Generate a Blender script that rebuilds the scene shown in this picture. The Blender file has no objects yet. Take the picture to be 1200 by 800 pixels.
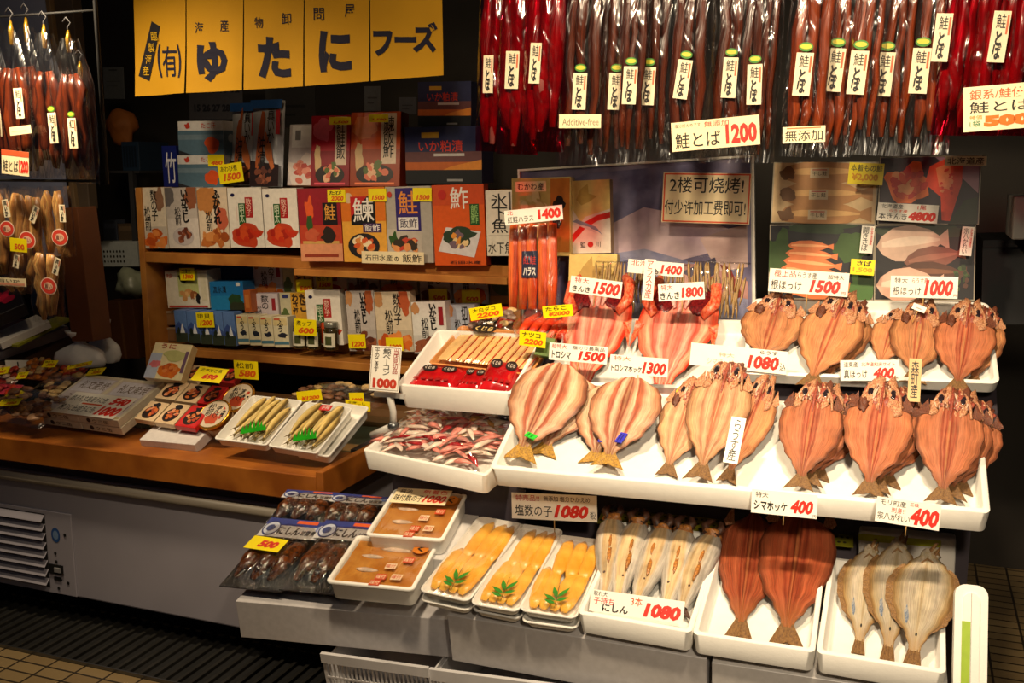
import bpy, bmesh, math, random
from mathutils import Vector, Matrix, noise

# ------------------------------------------------------------------ camera, light, exposure
SC = bpy.context.scene
COL = SC.collection
F, W2, H2 = 1200.0, 600.0, 400.0            # focal length in pixels of a 1200 x 800 frame
PITCH, YAW, EYE = math.radians(9.93), math.radians(21.0), 1.55
cd = bpy.data.cameras.new('camera'); cd.sensor_width = 36; cd.lens = 36.0
cd.clip_start = .05; cd.clip_end = 60
cam = bpy.data.objects.new('camera', cd); COL.objects.link(cam)
cam.location = (0, 0, EYE); cam.rotation_euler = (math.radians(90) - PITCH, 0, 0)
SC.camera = cam
SC.view_settings.view_transform = 'Standard'; SC.view_settings.look = 'None'
SC.view_settings.exposure = 0.0; SC.view_settings.gamma = 1.0
SC.view_settings.use_curve_mapping = False
SC.cycles.transparent_max_bounces = 20
SC.cycles.max_bounces = 6
SC.cycles.sample_clamp_indirect = 4.0

# stall frame: U runs along the counter to the right, V away from the aisle, Z up
U = Vector((math.cos(YAW), -math.sin(YAW), 0)); V = Vector((math.sin(YAW), math.cos(YAW), 0)); Z = Vector((0, 0, 1))
CAMP = Vector((0, 0, EYE))
def stv(s, t, z): return U * s + V * t + Z * z

wd = bpy.data.worlds.new('night_market'); SC.world = wd; wd.use_nodes = True
wd.node_tree.nodes['Background'].inputs[0].default_value = (.30, .36, .55, 1)
wd.node_tree.nodes['Background'].inputs[1].default_value = .02
def lamp(name, s, t, z, power, col, size, aim=None, spread=None, kind='AREA'):
    l = bpy.data.lights.new(name, kind); l.energy = power; l.color = col
    if kind == 'AREA':
        l.shape = 'DISK'; l.size = size
        if spread: l.spread = math.radians(spread)
    else: l.shadow_soft_size = size
    if kind == 'SPOT': l.spot_size = math.radians(spread or 90); l.spot_blend = .8
    o = bpy.data.objects.new(name, l); COL.objects.link(o)
    o.location = stv(s, t, z)
    d = (stv(*aim) - o.location) if aim else Vector((0, 0, -1))
    o.rotation_euler = d.to_track_quat('-Z', 'Y').to_euler()
    return o
WARM = (1.0, .79, .52)
lamp('bulb_lamp', -.05, 1.26, 2.40, 12, WARM, .14, (-.10, 2.45, 1.0), 100)
lamp('bulb_lamp', -.80, 1.26, 2.40, 12, WARM, .14, (-.68, 2.45, 1.0), 100)
lamp('bulb_lamp', -2.38, 2.12, 2.12, 9, WARM, .14, (-2.25, 2.85, .85), 120)
lamp('stall_ceiling_lamp', -1.9, 2.0, 2.9, 4, (1.0, .74, .42), .3, (-2.1, 3.1, .95), 150)
lamp('alley_tube_lamp', -1.0, -.8, 3.0, 2.2, (1.0, .86, .80), .9, (-1.0, 2.5, .5))
lamp('added_front_fill', .3, .1, 2.0, 3, (1.0, .82, .58), .2, (-.15, 2.25, .68), 50)  # added fill with no seen source, softens the shadow on the bottom boxes

# ------------------------------------------------------------------ materials
def lin(c):
    return tuple(((x / 255) / 12.92 if x / 255 <= .04045 else ((x / 255 + .055) / 1.055) ** 2.4) for x in c) + (1,)
MATS = {}
def mat(name, col, rough=.5, amt=.06, scale=30, bump=0, bscale=None, metal=0, spec=.5, col2=None, sss=0, coat=0, detail=3):
    """a principled surface whose colour wanders a little with object-space noise"""
    if name in MATS: return MATS[name]
    m = bpy.data.materials.new(name); m.use_nodes = True; nt = m.node_tree; N = nt.nodes; L = nt.links
    b = N['Principled BSDF']; b.inputs['Roughness'].default_value = rough; b.inputs['Metallic'].default_value = metal
    b.inputs['Specular IOR Level'].default_value = spec
    if coat: b.inputs['Coat Weight'].default_value = coat; b.inputs['Coat Roughness'].default_value = .12
    c1 = lin(col); c2 = lin(col2) if col2 else tuple(x * (1 - amt * 2) for x in c1[:3]) + (1,)
    tc = N.new('ShaderNodeTexCoord'); nz = N.new('ShaderNodeTexNoise')
    nz.inputs['Scale'].default_value = scale; nz.inputs['Detail'].default_value = detail
    L.new(tc.outputs['Object'], nz.inputs['Vector'])
    mx = N.new('ShaderNodeMix'); mx.data_type = 'RGBA'
    mx.inputs[6].default_value = c1; mx.inputs[7].default_value = c2
    cr = N.new('ShaderNodeMapRange'); cr.inputs[1].default_value = .35; cr.inputs[2].default_value = .65
    L.new(nz.outputs['Fac'], cr.inputs[0]); L.new(cr.outputs[0], mx.inputs[0]); L.new(mx.outputs[2], b.inputs['Base Color'])
    if sss:
        b.inputs['Subsurface Weight'].default_value = sss; b.inputs['Subsurface Scale'].default_value = .006
        b.inputs['Subsurface Radius'].default_value = (1, .5, .3)
    if bump:
        bp = N.new('ShaderNodeBump'); bp.inputs['Strength'].default_value = bump; bp.inputs['Distance'].default_value = .003
        n2 = N.new('ShaderNodeTexNoise'); n2.inputs['Scale'].default_value = bscale or scale * 3; n2.inputs['Detail'].default_value = 4
        L.new(tc.outputs['Object'], n2.inputs['Vector']); L.new(n2.outputs['Fac'], bp.inputs['Height']); L.new(bp.outputs[0], b.inputs['Normal'])
    MATS[name] = m; return m
def ink(c, rough=.5):
    """printed or painted colour (r, g, b in 0-255)"""
    return mat('print_%d_%d_%d_%d' % (c[0], c[1], c[2], rough * 100), c, rough, .05, 60)
def film(name='clear_film', tint=(1, 1, 1), gloss=.10, rough=.12, bump=.5, bs=22, edge=.5):
    """thin plastic: mostly see-through, with glossy crinkles"""
    if name in MATS: return MATS[name]
    m = bpy.data.materials.new(name); m.use_nodes = True; nt = m.node_tree; N = nt.nodes; L = nt.links
    N.remove(N['Principled BSDF']); out = N['Material Output']
    tr = N.new('ShaderNodeBsdfTransparent'); tr.inputs[0].default_value = tuple(tint) + (1,)
    gl = N.new('ShaderNodeBsdfGlossy'); gl.inputs['Roughness'].default_value = rough; gl.inputs[0].default_value = (1, 1, 1, 1)
    lw = N.new('ShaderNodeLayerWeight'); lw.inputs[0].default_value = .35
    mr = N.new('ShaderNodeMapRange'); mr.inputs[3].default_value = gloss; mr.inputs[4].default_value = edge
    L.new(lw.outputs['Facing'], mr.inputs[0])
    mx = N.new('ShaderNodeMixShader'); L.new(mr.outputs[0], mx.inputs[0]); L.new(tr.outputs[0], mx.inputs[1]); L.new(gl.outputs[0], mx.inputs[2])
    tc = N.new('ShaderNodeTexCoord'); nz = N.new('ShaderNodeTexNoise'); nz.inputs['Scale'].default_value = bs; nz.inputs['Detail'].default_value = 2
    nz.inputs['Distortion'].default_value = 1.5
    vm = N.new('ShaderNodeVectorMath'); vm.operation = 'MULTIPLY'; vm.inputs[1].default_value = (1.6, .45, 1); L.new(tc.outputs['Object'], vm.inputs[0]); L.new(vm.outputs[0], nz.inputs['Vector'])
    bp = N.new('ShaderNodeBump'); bp.inputs['Strength'].default_value = bump; bp.inputs['Distance'].default_value = .02
    L.new(nz.outputs['Fac'], bp.inputs['Height']); L.new(bp.outputs[0], gl.inputs['Normal']); L.new(bp.outputs[0], lw.inputs['Normal'])
    L.new(mx.outputs[0], out.inputs[0]); MATS[name] = m; return m
def ramp(N, stops):
    r = N.new('ShaderNodeValToRGB'); e = r.color_ramp.elements
    while len(e) < len(stops): e.new(.5)
    for k, (p, c) in enumerate(stops): e[k].position = p; e[k].color = lin(c)
    return r
def flesh(name, stops, rough=.38, along=None, nscale=5, namt=.16, fib=55, bump=.5, sss=.12):
    """muscle streaked along the fish: colours run by distance from the spine (UV x), wandering with noise; 'along' tints the tail end (UV y)"""
    if name in MATS: return MATS[name]
    m = bpy.data.materials.new(name); m.use_nodes = True; nt = m.node_tree; N = nt.nodes; L = nt.links; b = N['Principled BSDF']
    b.inputs['Roughness'].default_value = rough
    uv = N.new('ShaderNodeUVMap'); sx = N.new('ShaderNodeSeparateXYZ'); L.new(uv.outputs[0], sx.inputs[0])
    oi = N.new('ShaderNodeObjectInfo')
    def math_(op, a, c=None):
        n = N.new('ShaderNodeMath'); n.operation = op
        for k, x in enumerate((a, c)):
            if x is None: continue
            if isinstance(x, (int, float)): n.inputs[k].default_value = x
            else: L.new(x, n.inputs[k])
        return n.outputs[0]
    mp = N.new('ShaderNodeCombineXYZ')
    L.new(math_('MULTIPLY', sx.outputs[0], 3.0), mp.inputs[0]); L.new(math_('MULTIPLY', sx.outputs[1], .45), mp.inputs[1]); L.new(math_('MULTIPLY', oi.outputs['Random'], 37.0), mp.inputs[2])
    nz = N.new('ShaderNodeTexNoise'); nz.inputs['Scale'].default_value = nscale; nz.inputs['Detail'].default_value = 3; L.new(mp.outputs[0], nz.inputs['Vector'])
    d = math_('ABSOLUTE', math_('MULTIPLY', math_('SUBTRACT', sx.outputs[0], .5), 2.0))
    val = math_('ADD', d, math_('MULTIPLY', math_('SUBTRACT', nz.outputs['Fac'], .5), namt * 2))
    r = ramp(N, stops); L.new(val, r.inputs[0]); c = r.outputs[0]
    # fine fibres
    fb = N.new('ShaderNodeCombineXYZ'); L.new(math_('MULTIPLY', sx.outputs[0], fib), fb.inputs[0])
    L.new(math_('MULTIPLY', math_('SUBTRACT', sx.outputs[1], math_('MULTIPLY', d, .12)), 3.5), fb.inputs[1]); L.new(math_('MULTIPLY', oi.outputs['Random'], 11.0), fb.inputs[2])
    nf = N.new('ShaderNodeTexNoise'); nf.inputs['Scale'].default_value = 1.0; nf.inputs['Detail'].default_value = 3; L.new(fb.outputs[0], nf.inputs['Vector'])
    bb = N.new('ShaderNodeCombineXYZ'); L.new(math_('MULTIPLY', sx.outputs[0], 5.0), bb.inputs[0]); L.new(math_('MULTIPLY', sx.outputs[1], 7.0), bb.inputs[1]); L.new(math_('MULTIPLY', oi.outputs['Random'], 53.0), bb.inputs[2])
    nb = N.new('ShaderNodeTexNoise'); nb.inputs['Scale'].default_value = 1.0; nb.inputs['Detail'].default_value = 5; L.new(bb.outputs[0], nb.inputs['Vector'])
    hs = N.new('ShaderNodeHueSaturation'); L.new(c, hs.inputs['Color'])
    L.new(math_('ADD', math_('ADD', math_('MULTIPLY', nf.outputs['Fac'], 1.3), math_('MULTIPLY', nb.outputs['Fac'], .9)), math_('ADD', math_('MULTIPLY', oi.outputs['Random'], .2), -.19)), hs.inputs['Value'])
    c = hs.outputs[0]
    if along:
        mx = N.new('ShaderNodeMix'); mx.data_type = 'RGBA'; L.new(c, mx.inputs[6]); mx.inputs[7].default_value = lin(along)
        mr = N.new('ShaderNodeMapRange'); mr.inputs[1].default_value = .22; mr.inputs[2].default_value = .0; L.new(sx.outputs[1], mr.inputs[0])
        L.new(math_('MULTIPLY', mr.outputs[0], .7), mx.inputs[0]); c = mx.outputs[2]
    L.new(c, b.inputs['Base Color'])
    b.inputs['Subsurface Weight'].default_value = sss; b.inputs['Subsurface Scale'].default_value = .004
    bp = N.new('ShaderNodeBump'); bp.inputs['Strength'].default_value = bump; bp.inputs['Distance'].default_value = .004
    L.new(nf.outputs['Fac'], bp.inputs['Height']); L.new(bp.outputs[0], b.inputs['Normal'])
    MATS[name] = m; return m

FOAM = mat('styrofoam', (236, 233, 226), .55, .02, 40, .12, 260, spec=.3)
FOAM2 = mat('worn_styrofoam', (212, 207, 200), .6, .05, 12, .12, 260, spec=.3)
CARD = mat('white_card', (240, 235, 224), .55, .02, 30)
CREAM = mat('cream_card', (238, 220, 178), .5, .03, 30)
YEL = mat('yellow_card', (248, 226, 10), .4, .03, 30)
SIGNW = mat('laminated_white', (246, 240, 228), .25, .02, 30)
WOOD = mat('honey_wood', (190, 128, 58), .45, .12, 9, .1, 60, col2=(160, 98, 40))
WOODT = mat('counter_wood', (170, 100, 34), .42, .12, 8, .1, 60, col2=(138, 74, 22))
WOODD = mat('dark_wood', (62, 36, 20), .6, .2, 8)
DARK = mat('soot_black', (16, 15, 16), .7, .2, 5)
DGREY = mat('dark_grey', (46, 45, 48), .6, .1, 6)
STEEL = mat('brushed_steel', (120, 122, 126), .32, .1, 20, metal=.9)
FREEZ = mat('freezer_white', (170, 166, 178), .35, .05, 3)
BAMBOO = mat('bamboo_skewer', (206, 164, 96), .6, .1, 40)
FILM = film()
FILMB = film('bag_film', gloss=.07, rough=.18, bump=.6, bs=13, edge=.5)
FILMT = film('tray_film', gloss=.035, rough=.06, bump=.22, bs=9, edge=.3)
GLASSM = film('counter_glass', (.75, .82, .80), .06, .03, 0, 5, .6)
FILMR = film('red_bag_film', (.95, .07, .17), .06, .16, .6, 13, .45)
REDM = (214, 40, 22); BLK = (18, 14, 14); ORG = (226, 84, 20); NAVY = (26, 22, 70)

# ------------------------------------------------------------------ geometry helpers
class MB:
    """collects shapes (each with its own material) and links them as ONE mesh object"""
    def __init__(s): s.v = []; s.f = []; s.m = []; s.sm = []; s.mats = []; s.uv = {}; s.T = None; s.clip = None
    def mi(s, m):
        if m not in s.mats: s.mats.append(m)
        return s.mats.index(m)
    def add(s, vs, fs, m, smooth=False, uvs=None):
        o = len(s.v)
        for k, p in enumerate(vs):
            p = Vector(p)
            if s.clip: p.x = min(max(p.x, 0), s.clip[0]); p.y = min(max(p.y, 0), s.clip[1])
            s.v.append(s.T @ p if s.T else p)
            if uvs: s.uv[o + k] = uvs[k]
        i = s.mi(m)
        for f in fs: s.f.append([o + k for k in f]); s.m.append(i); s.sm.append(smooth)
        return s
    def box(s, x0, y0, z0, x1, y1, z1, m):
        vs = [(x, y, z) for x in (x0, x1) for y in (y0, y1) for z in (z0, z1)]
        return s.add(vs, [(0, 1, 3, 2), (4, 6, 7, 5), (0, 4, 5, 1), (2, 3, 7, 6), (0, 2, 6, 4), (1, 5, 7, 3)], m)
    def prism(s, pts, z0, z1, m):
        n = len(pts); vs = [(x, y, z0) for x, y in pts] + [(x, y, z1) for x, y in pts]
        return s.add(vs, [tuple(range(n))[::-1], tuple(range(n, 2 * n))] + [(k, (k + 1) % n, n + (k + 1) % n, n + k) for k in range(n)], m)
    def flat(s, pts, z, m):
        return s.add([(x, y, z) for x, y in pts], [tuple(range(len(pts)))], m)
    def ell(s, cx, cy, rx, ry, z, m, n=18, rot=0, wob=0, seed=0):
        c, q = math.cos(rot), math.sin(rot); pts = []
        for k in range(n):
            a = 2 * math.pi * k / n; r = 1 + wob * noise.noise((math.cos(a) * 1.7 + seed * 3.1, math.sin(a) * 1.7, seed))
            x, y = rx * r * math.cos(a), ry * r * math.sin(a); pts.append((cx + x * c - y * q, cy + x * q + y * c))
        return s.flat(pts, z, m)
    def grid(s, fn, nu, nv, m, wrapu=False, smooth=True, flip=False):
        vs = []; uvs = []
        for j in range(nv + 1):
            for i in range(nu + (0 if wrapu else 1)):
                vs.append(fn(i / nu, j / nv)); uvs.append((i / nu, j / nv))
        w = nu if wrapu else nu + 1; fs = []
        for j in range(nv):
            for i in range(nu):
                q = (j * w + i, j * w + (i + 1) % w, (j + 1) * w + (i + 1) % w, (j + 1) * w + i)
                fs.append(q[::-1] if flip else q)
        return s.add(vs, fs, m, smooth, uvs)
    def tube(s, pts, rad, m, n=8, flat=1.0, cap=True):
        """tube through 3-D points; rad a number or list; flat squashes it along local z"""
        pts = [Vector(p) for p in pts]; k = len(pts)
        if not isinstance(rad, (list, tuple)): rad = [rad] * k
        vs = []
        for i in range(k):
            d = (pts[min(i + 1, k - 1)] - pts[max(i - 1, 0)]).normalized()
            a = Vector((0, 0, 1)) if abs(d.z) < .9 else Vector((1, 0, 0))
            x = d.cross(a).normalized(); y = x.cross(d).normalized()
            for j in range(n):
                th = 2 * math.pi * j / n; vs.append(pts[i] + x * rad[i] * math.cos(th) + y * rad[i] * flat * math.sin(th))
        fs = [(i * n + j, i * n + (j + 1) % n, (i + 1) * n + (j + 1) % n, (i + 1) * n + j) for i in range(k - 1) for j in range(n)]
        if cap: fs += [tuple(range(n))[::-1], tuple(range((k - 1) * n, k * n))]
        uvs = [(j / n, i / max(1, k - 1)) for i in range(k) for j in range(n)]
        return s.add(vs, fs, m, True, uvs)
    def lathe(s, prof, m, n=24, c=(0, 0, 0)):
        vs = [(c[0] + r * math.cos(2 * math.pi * j / n), c[1] + r * math.sin(2 * math.pi * j / n), c[2] + z) for r, z in prof for j in range(n)]
        k = len(prof)
        fs = [(i * n + j, i * n + (j + 1) % n, (i + 1) * n + (j + 1) % n, (i + 1) * n + j) for i in range(k - 1) for j in range(n)]
        fs += [tuple(range(n))[::-1], tuple(range((k - 1) * n, k * n))]
        return s.add(vs, fs, m, True)
    def blob(s, c, r, m, nu=12, nv=8, wob=0, seed=0):
        def fn(a, b):
            th, ph = 2 * math.pi * a, math.pi * (b - .5)
            d = Vector((math.cos(th) * math.cos(ph), math.sin(th) * math.cos(ph), math.sin(ph)))
            k = 1 + wob * noise.noise(d * 1.6 + Vector((seed * 2.3, seed, 0)))
            return (c[0] + r[0] * d.x * k, c[1] + r[1] * d.y * k, c[2] + r[2] * d.z * k)
        return s.grid(fn, nu, nv, m, wrapu=True)
    def text(s, body, x0, y0, x1, y1, z, m, bold=.02, sh=0, v=False):
        vs, fs = text_geo(body, bold, sh, v)
        return s.add([(x0 + (x1 - x0) * x, y0 + (y1 - y0) * y, z) for x, y in vs], fs, m)
    def build(s, name, parent=None, M=None, bevel=0, seg=2, sub=0):
        me = bpy.data.meshes.new(name); me.from_pydata(s.v, [], s.f); me.polygons.foreach_set('material_index', s.m); me.polygons.foreach_set('use_smooth', s.sm)
        for m in s.mats: me.materials.append(m)
        if s.uv:
            l = me.uv_layers.new(name='UVMap')
            for lp in me.loops: l.data[lp.index].uv = s.uv.get(lp.vertex_index, (0, 0))
        me.update()
        o = bpy.data.objects.new(name, me); COL.objects.link(o)
        if parent is not None: o.parent = parent
        if M is not None:
            if parent is None: o.matrix_world = M
            else: o.matrix_basis = M
        if bevel:
            b = o.modifiers.new('bevel', 'BEVEL'); b.width = bevel; b.segments = seg; b.limit_method = 'ANGLE'; b.angle_limit = math.radians(40)
        return o
TXT = {}
def text_geo(body, bold, sh, v):
    key = (body, bold, sh, v)
    if key in TXT: return TXT[key]
    if any(ord(q) > 0x4DFF for q in body): bold = min(bold, .006)
    c = bpy.data.curves.new('lettering', 'FONT'); c.body = '\n'.join(body.replace('ー', '｜')) if v else body
    c.align_x = 'CENTER'; c.resolution_u = 2; c.offset = bold; c.shear = sh; c.space_line = .82
    o = bpy.data.objects.new('lettering', c); COL.objects.link(o)
    me = bpy.data.meshes.new_from_object(o.evaluated_get(bpy.context.evaluated_depsgraph_get()))
    P = [(q.co.x, q.co.y) for q in me.vertices]; fs = [tuple(p.vertices) for p in me.polygons]
    bpy.data.objects.remove(o); bpy.data.curves.remove(c); bpy.data.meshes.remove(me)
    if not P: P = [(0, 0), (1, 0), (1, 1)]; fs = []
    ax, bx = min(p[0] for p in P), max(p[0] for p in P); ay, by = min(p[1] for p in P), max(p[1] for p in P)
    r = ([((x - ax) / max(1e-6, bx - ax), (y - ay) / max(1e-6, by - ay)) for x, y in P], fs); TXT[key] = r; return r
def art(mb, items, w, h, z=0.0006):
    """print on a flat face: items in 0-1 face coordinates, each a hair above the one before"""
    if w != 1: mb.clip = (w, h)
    X = lambda x: x * w
    Y = lambda y: y * h
    for it in items:
        k = it[0]; z += .00012
        if k == 'r': mb.flat([(X(it[1]), Y(it[2])), (X(it[3]), Y(it[2])), (X(it[3]), Y(it[4])), (X(it[1]), Y(it[4]))], z, ink(it[5], .4))
        elif k == 'e': mb.ell(X(it[1]), Y(it[2]), X(it[3]), Y(it[4]), z, ink(it[5], .4), 20)
        elif k == 'k': mb.ell(X(it[1]), Y(it[2]), X(it[3]), Y(it[4]), z, ink(it[5], .4), 22, 0, .5, it[6] if len(it) > 6 else 1)
        elif k == 'p': mb.flat([(X(x), Y(y)) for x, y in it[1]], z, ink(it[2], .4))
        elif k == 'm':
            rr = random.Random(it[7])
            for q in range(it[6]):
                a = rr.random() * 6.28; d = math.sqrt(rr.random())
                mb.ell(X(it[1]) + X(it[3]) * d * math.cos(a) * .8, Y(it[2]) + Y(it[4]) * d * math.sin(a) * .8, X(it[3]) * (.18 + .2 * rr.random()), X(it[3]) * (.12 + .14 * rr.random()), z, ink(it[5][q % len(it[5])], .4), 9, rr.random() * 3, .5, q)
                z += .00003
        elif k == 'b':
            t, c = it[1], ink(it[2], .4); a = it[3] if len(it) > 3 else 0
            for q in ((a * w, a * h, w - a * w, a * h + t), (a * w, h - a * h - t, w - a * w, h - a * h), (a * w, a * h, a * w + t, h - a * h), (w - a * w - t, a * h, w - a * w, h - a * h)):
                mb.flat([(q[0], q[1]), (q[2], q[1]), (q[2], q[3]), (q[0], q[3])], z, c)
        elif k == 't':
            o = it[7] if len(it) > 7 else {}
            mb.text(it[1], X(it[2]), Y(it[3]), X(it[4]), Y(it[5]), z, ink(it[6], .5), o.get('b', .025), o.get('sh', 0), o.get('v', False))
    mb.clip = None

# ------------------------------------------------------------------ placing things on the stall's planes
def ray(px, py):
    dx, dz = (px - W2) / F, (H2 - py) / F
    return Vector((dx, math.cos(PITCH) + dz * math.sin(PITCH), -math.sin(PITCH) + dz * math.cos(PITCH)))
class Plane:
    """a real surface of the stall: point O, unit axes ex and ey, normal n"""
    def __init__(s, O, ex, ey): s.O = O; s.ex = ex.normalized(); s.n = ex.cross(ey).normalized(); s.ey = s.n.cross(s.ex)
    def point(s, px, py, off=0):
        d = ray(px, py); k = ((s.O + s.n * off - CAMP) @ s.n) / (d @ s.n); return CAMP + d * k
    def ab(s, px, py, off=0):
        q = s.point(px, py, off) - s.O; return q @ s.ex, q @ s.ey
    def M(s, P, x=None, y=None):
        if x is not None: x = x.normalized(); y = s.n.cross(x)
        elif y is not None: y = y.normalized(); x = y.cross(s.n)
        else: x, y = s.ex, s.ey
        return Matrix(((x.x, y.x, s.n.x, P.x), (x.y, y.y, s.n.y, P.y), (x.z, y.z, s.n.z, P.z), (0, 0, 0, 1)))
    def rect(s, BL, BR, TL, off=0):
        """frame of a rectangle seen with its bottom-left, bottom-right and top-left there: matrix, width, height"""
        a, b, c = s.point(*BL, off), s.point(*BR, off), s.point(*TL, off); M = s.M(a, b - a)
        return M, (b - a).length, max(.004, (c - a) @ Vector(M.col[1][:3]))
def upright(t): return Plane(V * t, U, Z)
def slope(t, z, tilt): return Plane(V * t + Z * z, U, V * math.cos(math.radians(tilt)) + Z * math.sin(math.radians(tilt)))
def slope_at(px, py, t, tilt, yaw=0):
    P = upright(t).point(px, py); y = math.radians(yaw); ex = U * math.cos(y) + V * math.sin(y); bk = Z.cross(ex)
    return Plane(P, ex, bk * math.cos(math.radians(tilt)) + Z * math.sin(math.radians(tilt)))
def lean_at(px, py, t, lean=0, yaw=0): return slope_at(px, py, t, 90 - lean, yaw)
def tag(o, label, cat, group=None, kind=None):
    if label: o['label'] = label
    if cat: o['category'] = cat
    if group: o['group'] = group
    if kind: o['kind'] = kind
    return o
def thing(name, label, cat, M, group=None):
    o = bpy.data.objects.new(name, None); COL.objects.link(o); o.empty_display_size = .03; o.matrix_world = M
    return tag(o, label, cat, group)
def struct(name, mb, M=None, bevel=0):
    o = mb.build(name, None, M, bevel); o['kind'] = 'structure'; return o
STALL = Matrix(((U.x, V.x, 0, 0), (U.y, V.y, 0, 0), (0, 0, 1, 0), (0, 0, 0, 1)))
def sbox(s0, t0, z0, s1, t1, z1, m): return MB().box(s0, t0, z0, s1, t1, z1, m)

def card(label, px, pl, items, m=None, name='price_card', cat='price card', group=None, stick=0, thick=.0008, kids=None):
    """a stiff card: px = bottom-left, bottom-right, top-left in the picture; pl the plane it stands in; stick = skewer length below it"""
    M, w, h = pl.rect(*px); b = MB().box(0, 0, -thick, w, h, 0, m or CARD); o = b.build(name, None, M); tag(o, label, cat, group)
    if items:
        t = MB(); art(t, items, w, h, .0002); t.build('handwriting', o)
    if stick: MB().tube([(w * .5, h * .55, -.0025), (w * .5, -stick, -.0025)], .0013, BAMBOO, 6).build('skewer', o)
    return o
def carton(label, px, pl, depth, base, items, name='carton', cat='food box', group=None, side=None):
    M, w, h = pl.rect(*px); b = MB().box(0, 0, -depth, w, h, 0, ink(base, .35))
    o = b.build(name, None, M, .0012, 1); tag(o, label, cat, group)
    t = MB(); art(t, items, w, h); t.build('printed_front', o)
    if side:
        t = MB(); t.T = Matrix.Translation((w, 0, 0)) @ Matrix.Rotation(math.radians(90), 4, 'Y'); art(t, side, depth, h); t.build('printed_side', o)
    return o
def rrect(x0, y0, x1, y1, r, n=5):
    pts = []
    for cx, cy, a0 in ((x1 - r, y1 - r, 0), (x0 + r, y1 - r, 90), (x0 + r, y0 + r, 180), (x1 - r, y0 + r, 270)):
        for k in range(n + 1): a = math.radians(a0 + 90 * k / n); pts.append((cx + r * math.cos(a), cy + r * math.sin(a)))
    return pts
def tray_mesh(w, d, h, wall, floor, r, taper, m, lip=0):
    """open box, rim in the plane z=0, going down to -h"""
    b = MB(); R = []
    def ring(x0, y0, x1, y1, rr, z): R.append([(x, y, z) for x, y in rrect(x0, y0, x1, y1, rr)])
    e = taper
    ring(e + r, e + r, w - e - r, d - e - r, .0005, -h); ring(e, e, w - e, d - e, r, -h + .001)
    if lip: ring(lip, lip, w - lip, d - lip, r, -lip * 1.5); ring(0, 0, w, d, r, -lip)
    ring(0, 0, w, d, r, -.002); ring(.002, .002, w - .002, d - .002, r, 0); ring(wall - .002, wall - .002, w - wall + .002, d - wall + .002, max(.002, r - wall * .5), 0)
    k = wall + e * .8
    ring(wall, wall, w - wall, d - wall, max(.002, r - wall * .5), -.003); ring(k, k, w - k, d - k, max(.002, r - wall * .5), -(h - floor) + .004)
    ring(k + .004, k + .004, w - k - .004, d - k - .004, max(.002, r - wall * .5), -(h - floor))
    n = len(R[0]); vs = [p for q in R for p in q]; fs = []
    for i in range(len(R) - 1):
        for j in range(n): fs.append((i * n + j, i * n + (j + 1) % n, (i + 1) * n + (j + 1) % n, (i + 1) * n + j))
    fs.append(tuple(range(n))[::-1]); fs.append(tuple(range((len(R) - 1) * n, len(R) * n)))
    b.add(vs, fs, m, True); return b
def tray(label, px, pl, h, wall=.012, floor=.008, r=.015, taper=.006, m=None, name='styrofoam_tray', cat='tray', group=None, lip=0, off=0, depth=None):
    M, w, d = pl.rect(*px, off)
    if depth: d = depth
    o = tray_mesh(w, d, h, wall, floor, r, taper, m or FOAM, lip).build(name, None, M)
    md = o.modifiers.new('edges', 'EDGE_SPLIT'); md.split_angle = math.radians(50)
    return tag(o, label, cat, group), w, d

# ------------------------------------------------------------------ the setting
def tile_mat(name, c1, c2, mortar, sx, sy):
    m = bpy.data.materials.new(name); m.use_nodes = True; nt = m.node_tree; N = nt.nodes; L = nt.links
    br = N.new('ShaderNodeTexBrick'); br.offset = 0; br.inputs['Color1'].default_value = lin(c1); br.inputs['Color2'].default_value = lin(c2); br.inputs['Mortar'].default_value = lin(mortar)
    br.inputs['Scale'].default_value = 1; br.inputs['Mortar Size'].default_value = .004; br.inputs['Brick Width'].default_value = sx; br.inputs['Row Height'].default_value = sy
    tc = N.new('ShaderNodeTexCoord'); L.new(tc.outputs['Object'], br.inputs['Vector'])
    b = N['Principled BSDF']; b.inputs['Roughness'].default_value = .35; L.new(br.outputs['Color'], b.inputs['Base Color'])
    bp = N.new('ShaderNodeBump'); bp.inputs['Strength'].default_value = .4; bp.inputs['Distance'].default_value = .003; bp.invert = True
    L.new(br.outputs['Fac'], bp.inputs['Height']); L.new(bp.outputs[0], b.inputs['Normal']); return m
struct('floor', sbox(-8, -3, -.1, 6, 4.3, 0, tile_mat('aisle_tiles', (150, 128, 90), (134, 112, 78), (50, 42, 32), .11, .055)), STALL)
g = MB(); g.box(-5, 2.3, 0, 2.5, 2.305, .012, STEEL); g.box(-5, 2.3, .0, 2.5, 2.62, .002, DARK)
for k in range(160): g.box(-4.9 + k * .045, 2.305, .002, -4.888 + k * .045, 2.62, .012, mat('gutter_bars', (56, 54, 50), .45, .2, 9, metal=.4))
tag(g.build('drain_grating', None, STALL), 'dark drain grating along the foot of the freezer', 'grating')
struct('wall_back', sbox(-8, 4.2, 0, 5, 4.3, 3.2, mat('back_wall_dark', (52, 46, 40), .7, .15, 3)), STALL)
struct('ceiling', sbox(-6, 2.2, 3.2, 5, 4.3, 3.3, mat('ceiling_dark', (44, 42, 40), .8, .1, 3)), STALL)
struct('wall_right', sbox(2.6, 1.5, 0, 2.7, 4.2, 3.2, mat('right_wall_dark', (26, 25, 26), .8, .1, 3)), STALL)
b = MB(); b.box(-5.6, 3.4, 0, -5.5, 4.2, 3.2, DGREY)
struct('wall_left', b, STALL)

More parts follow.
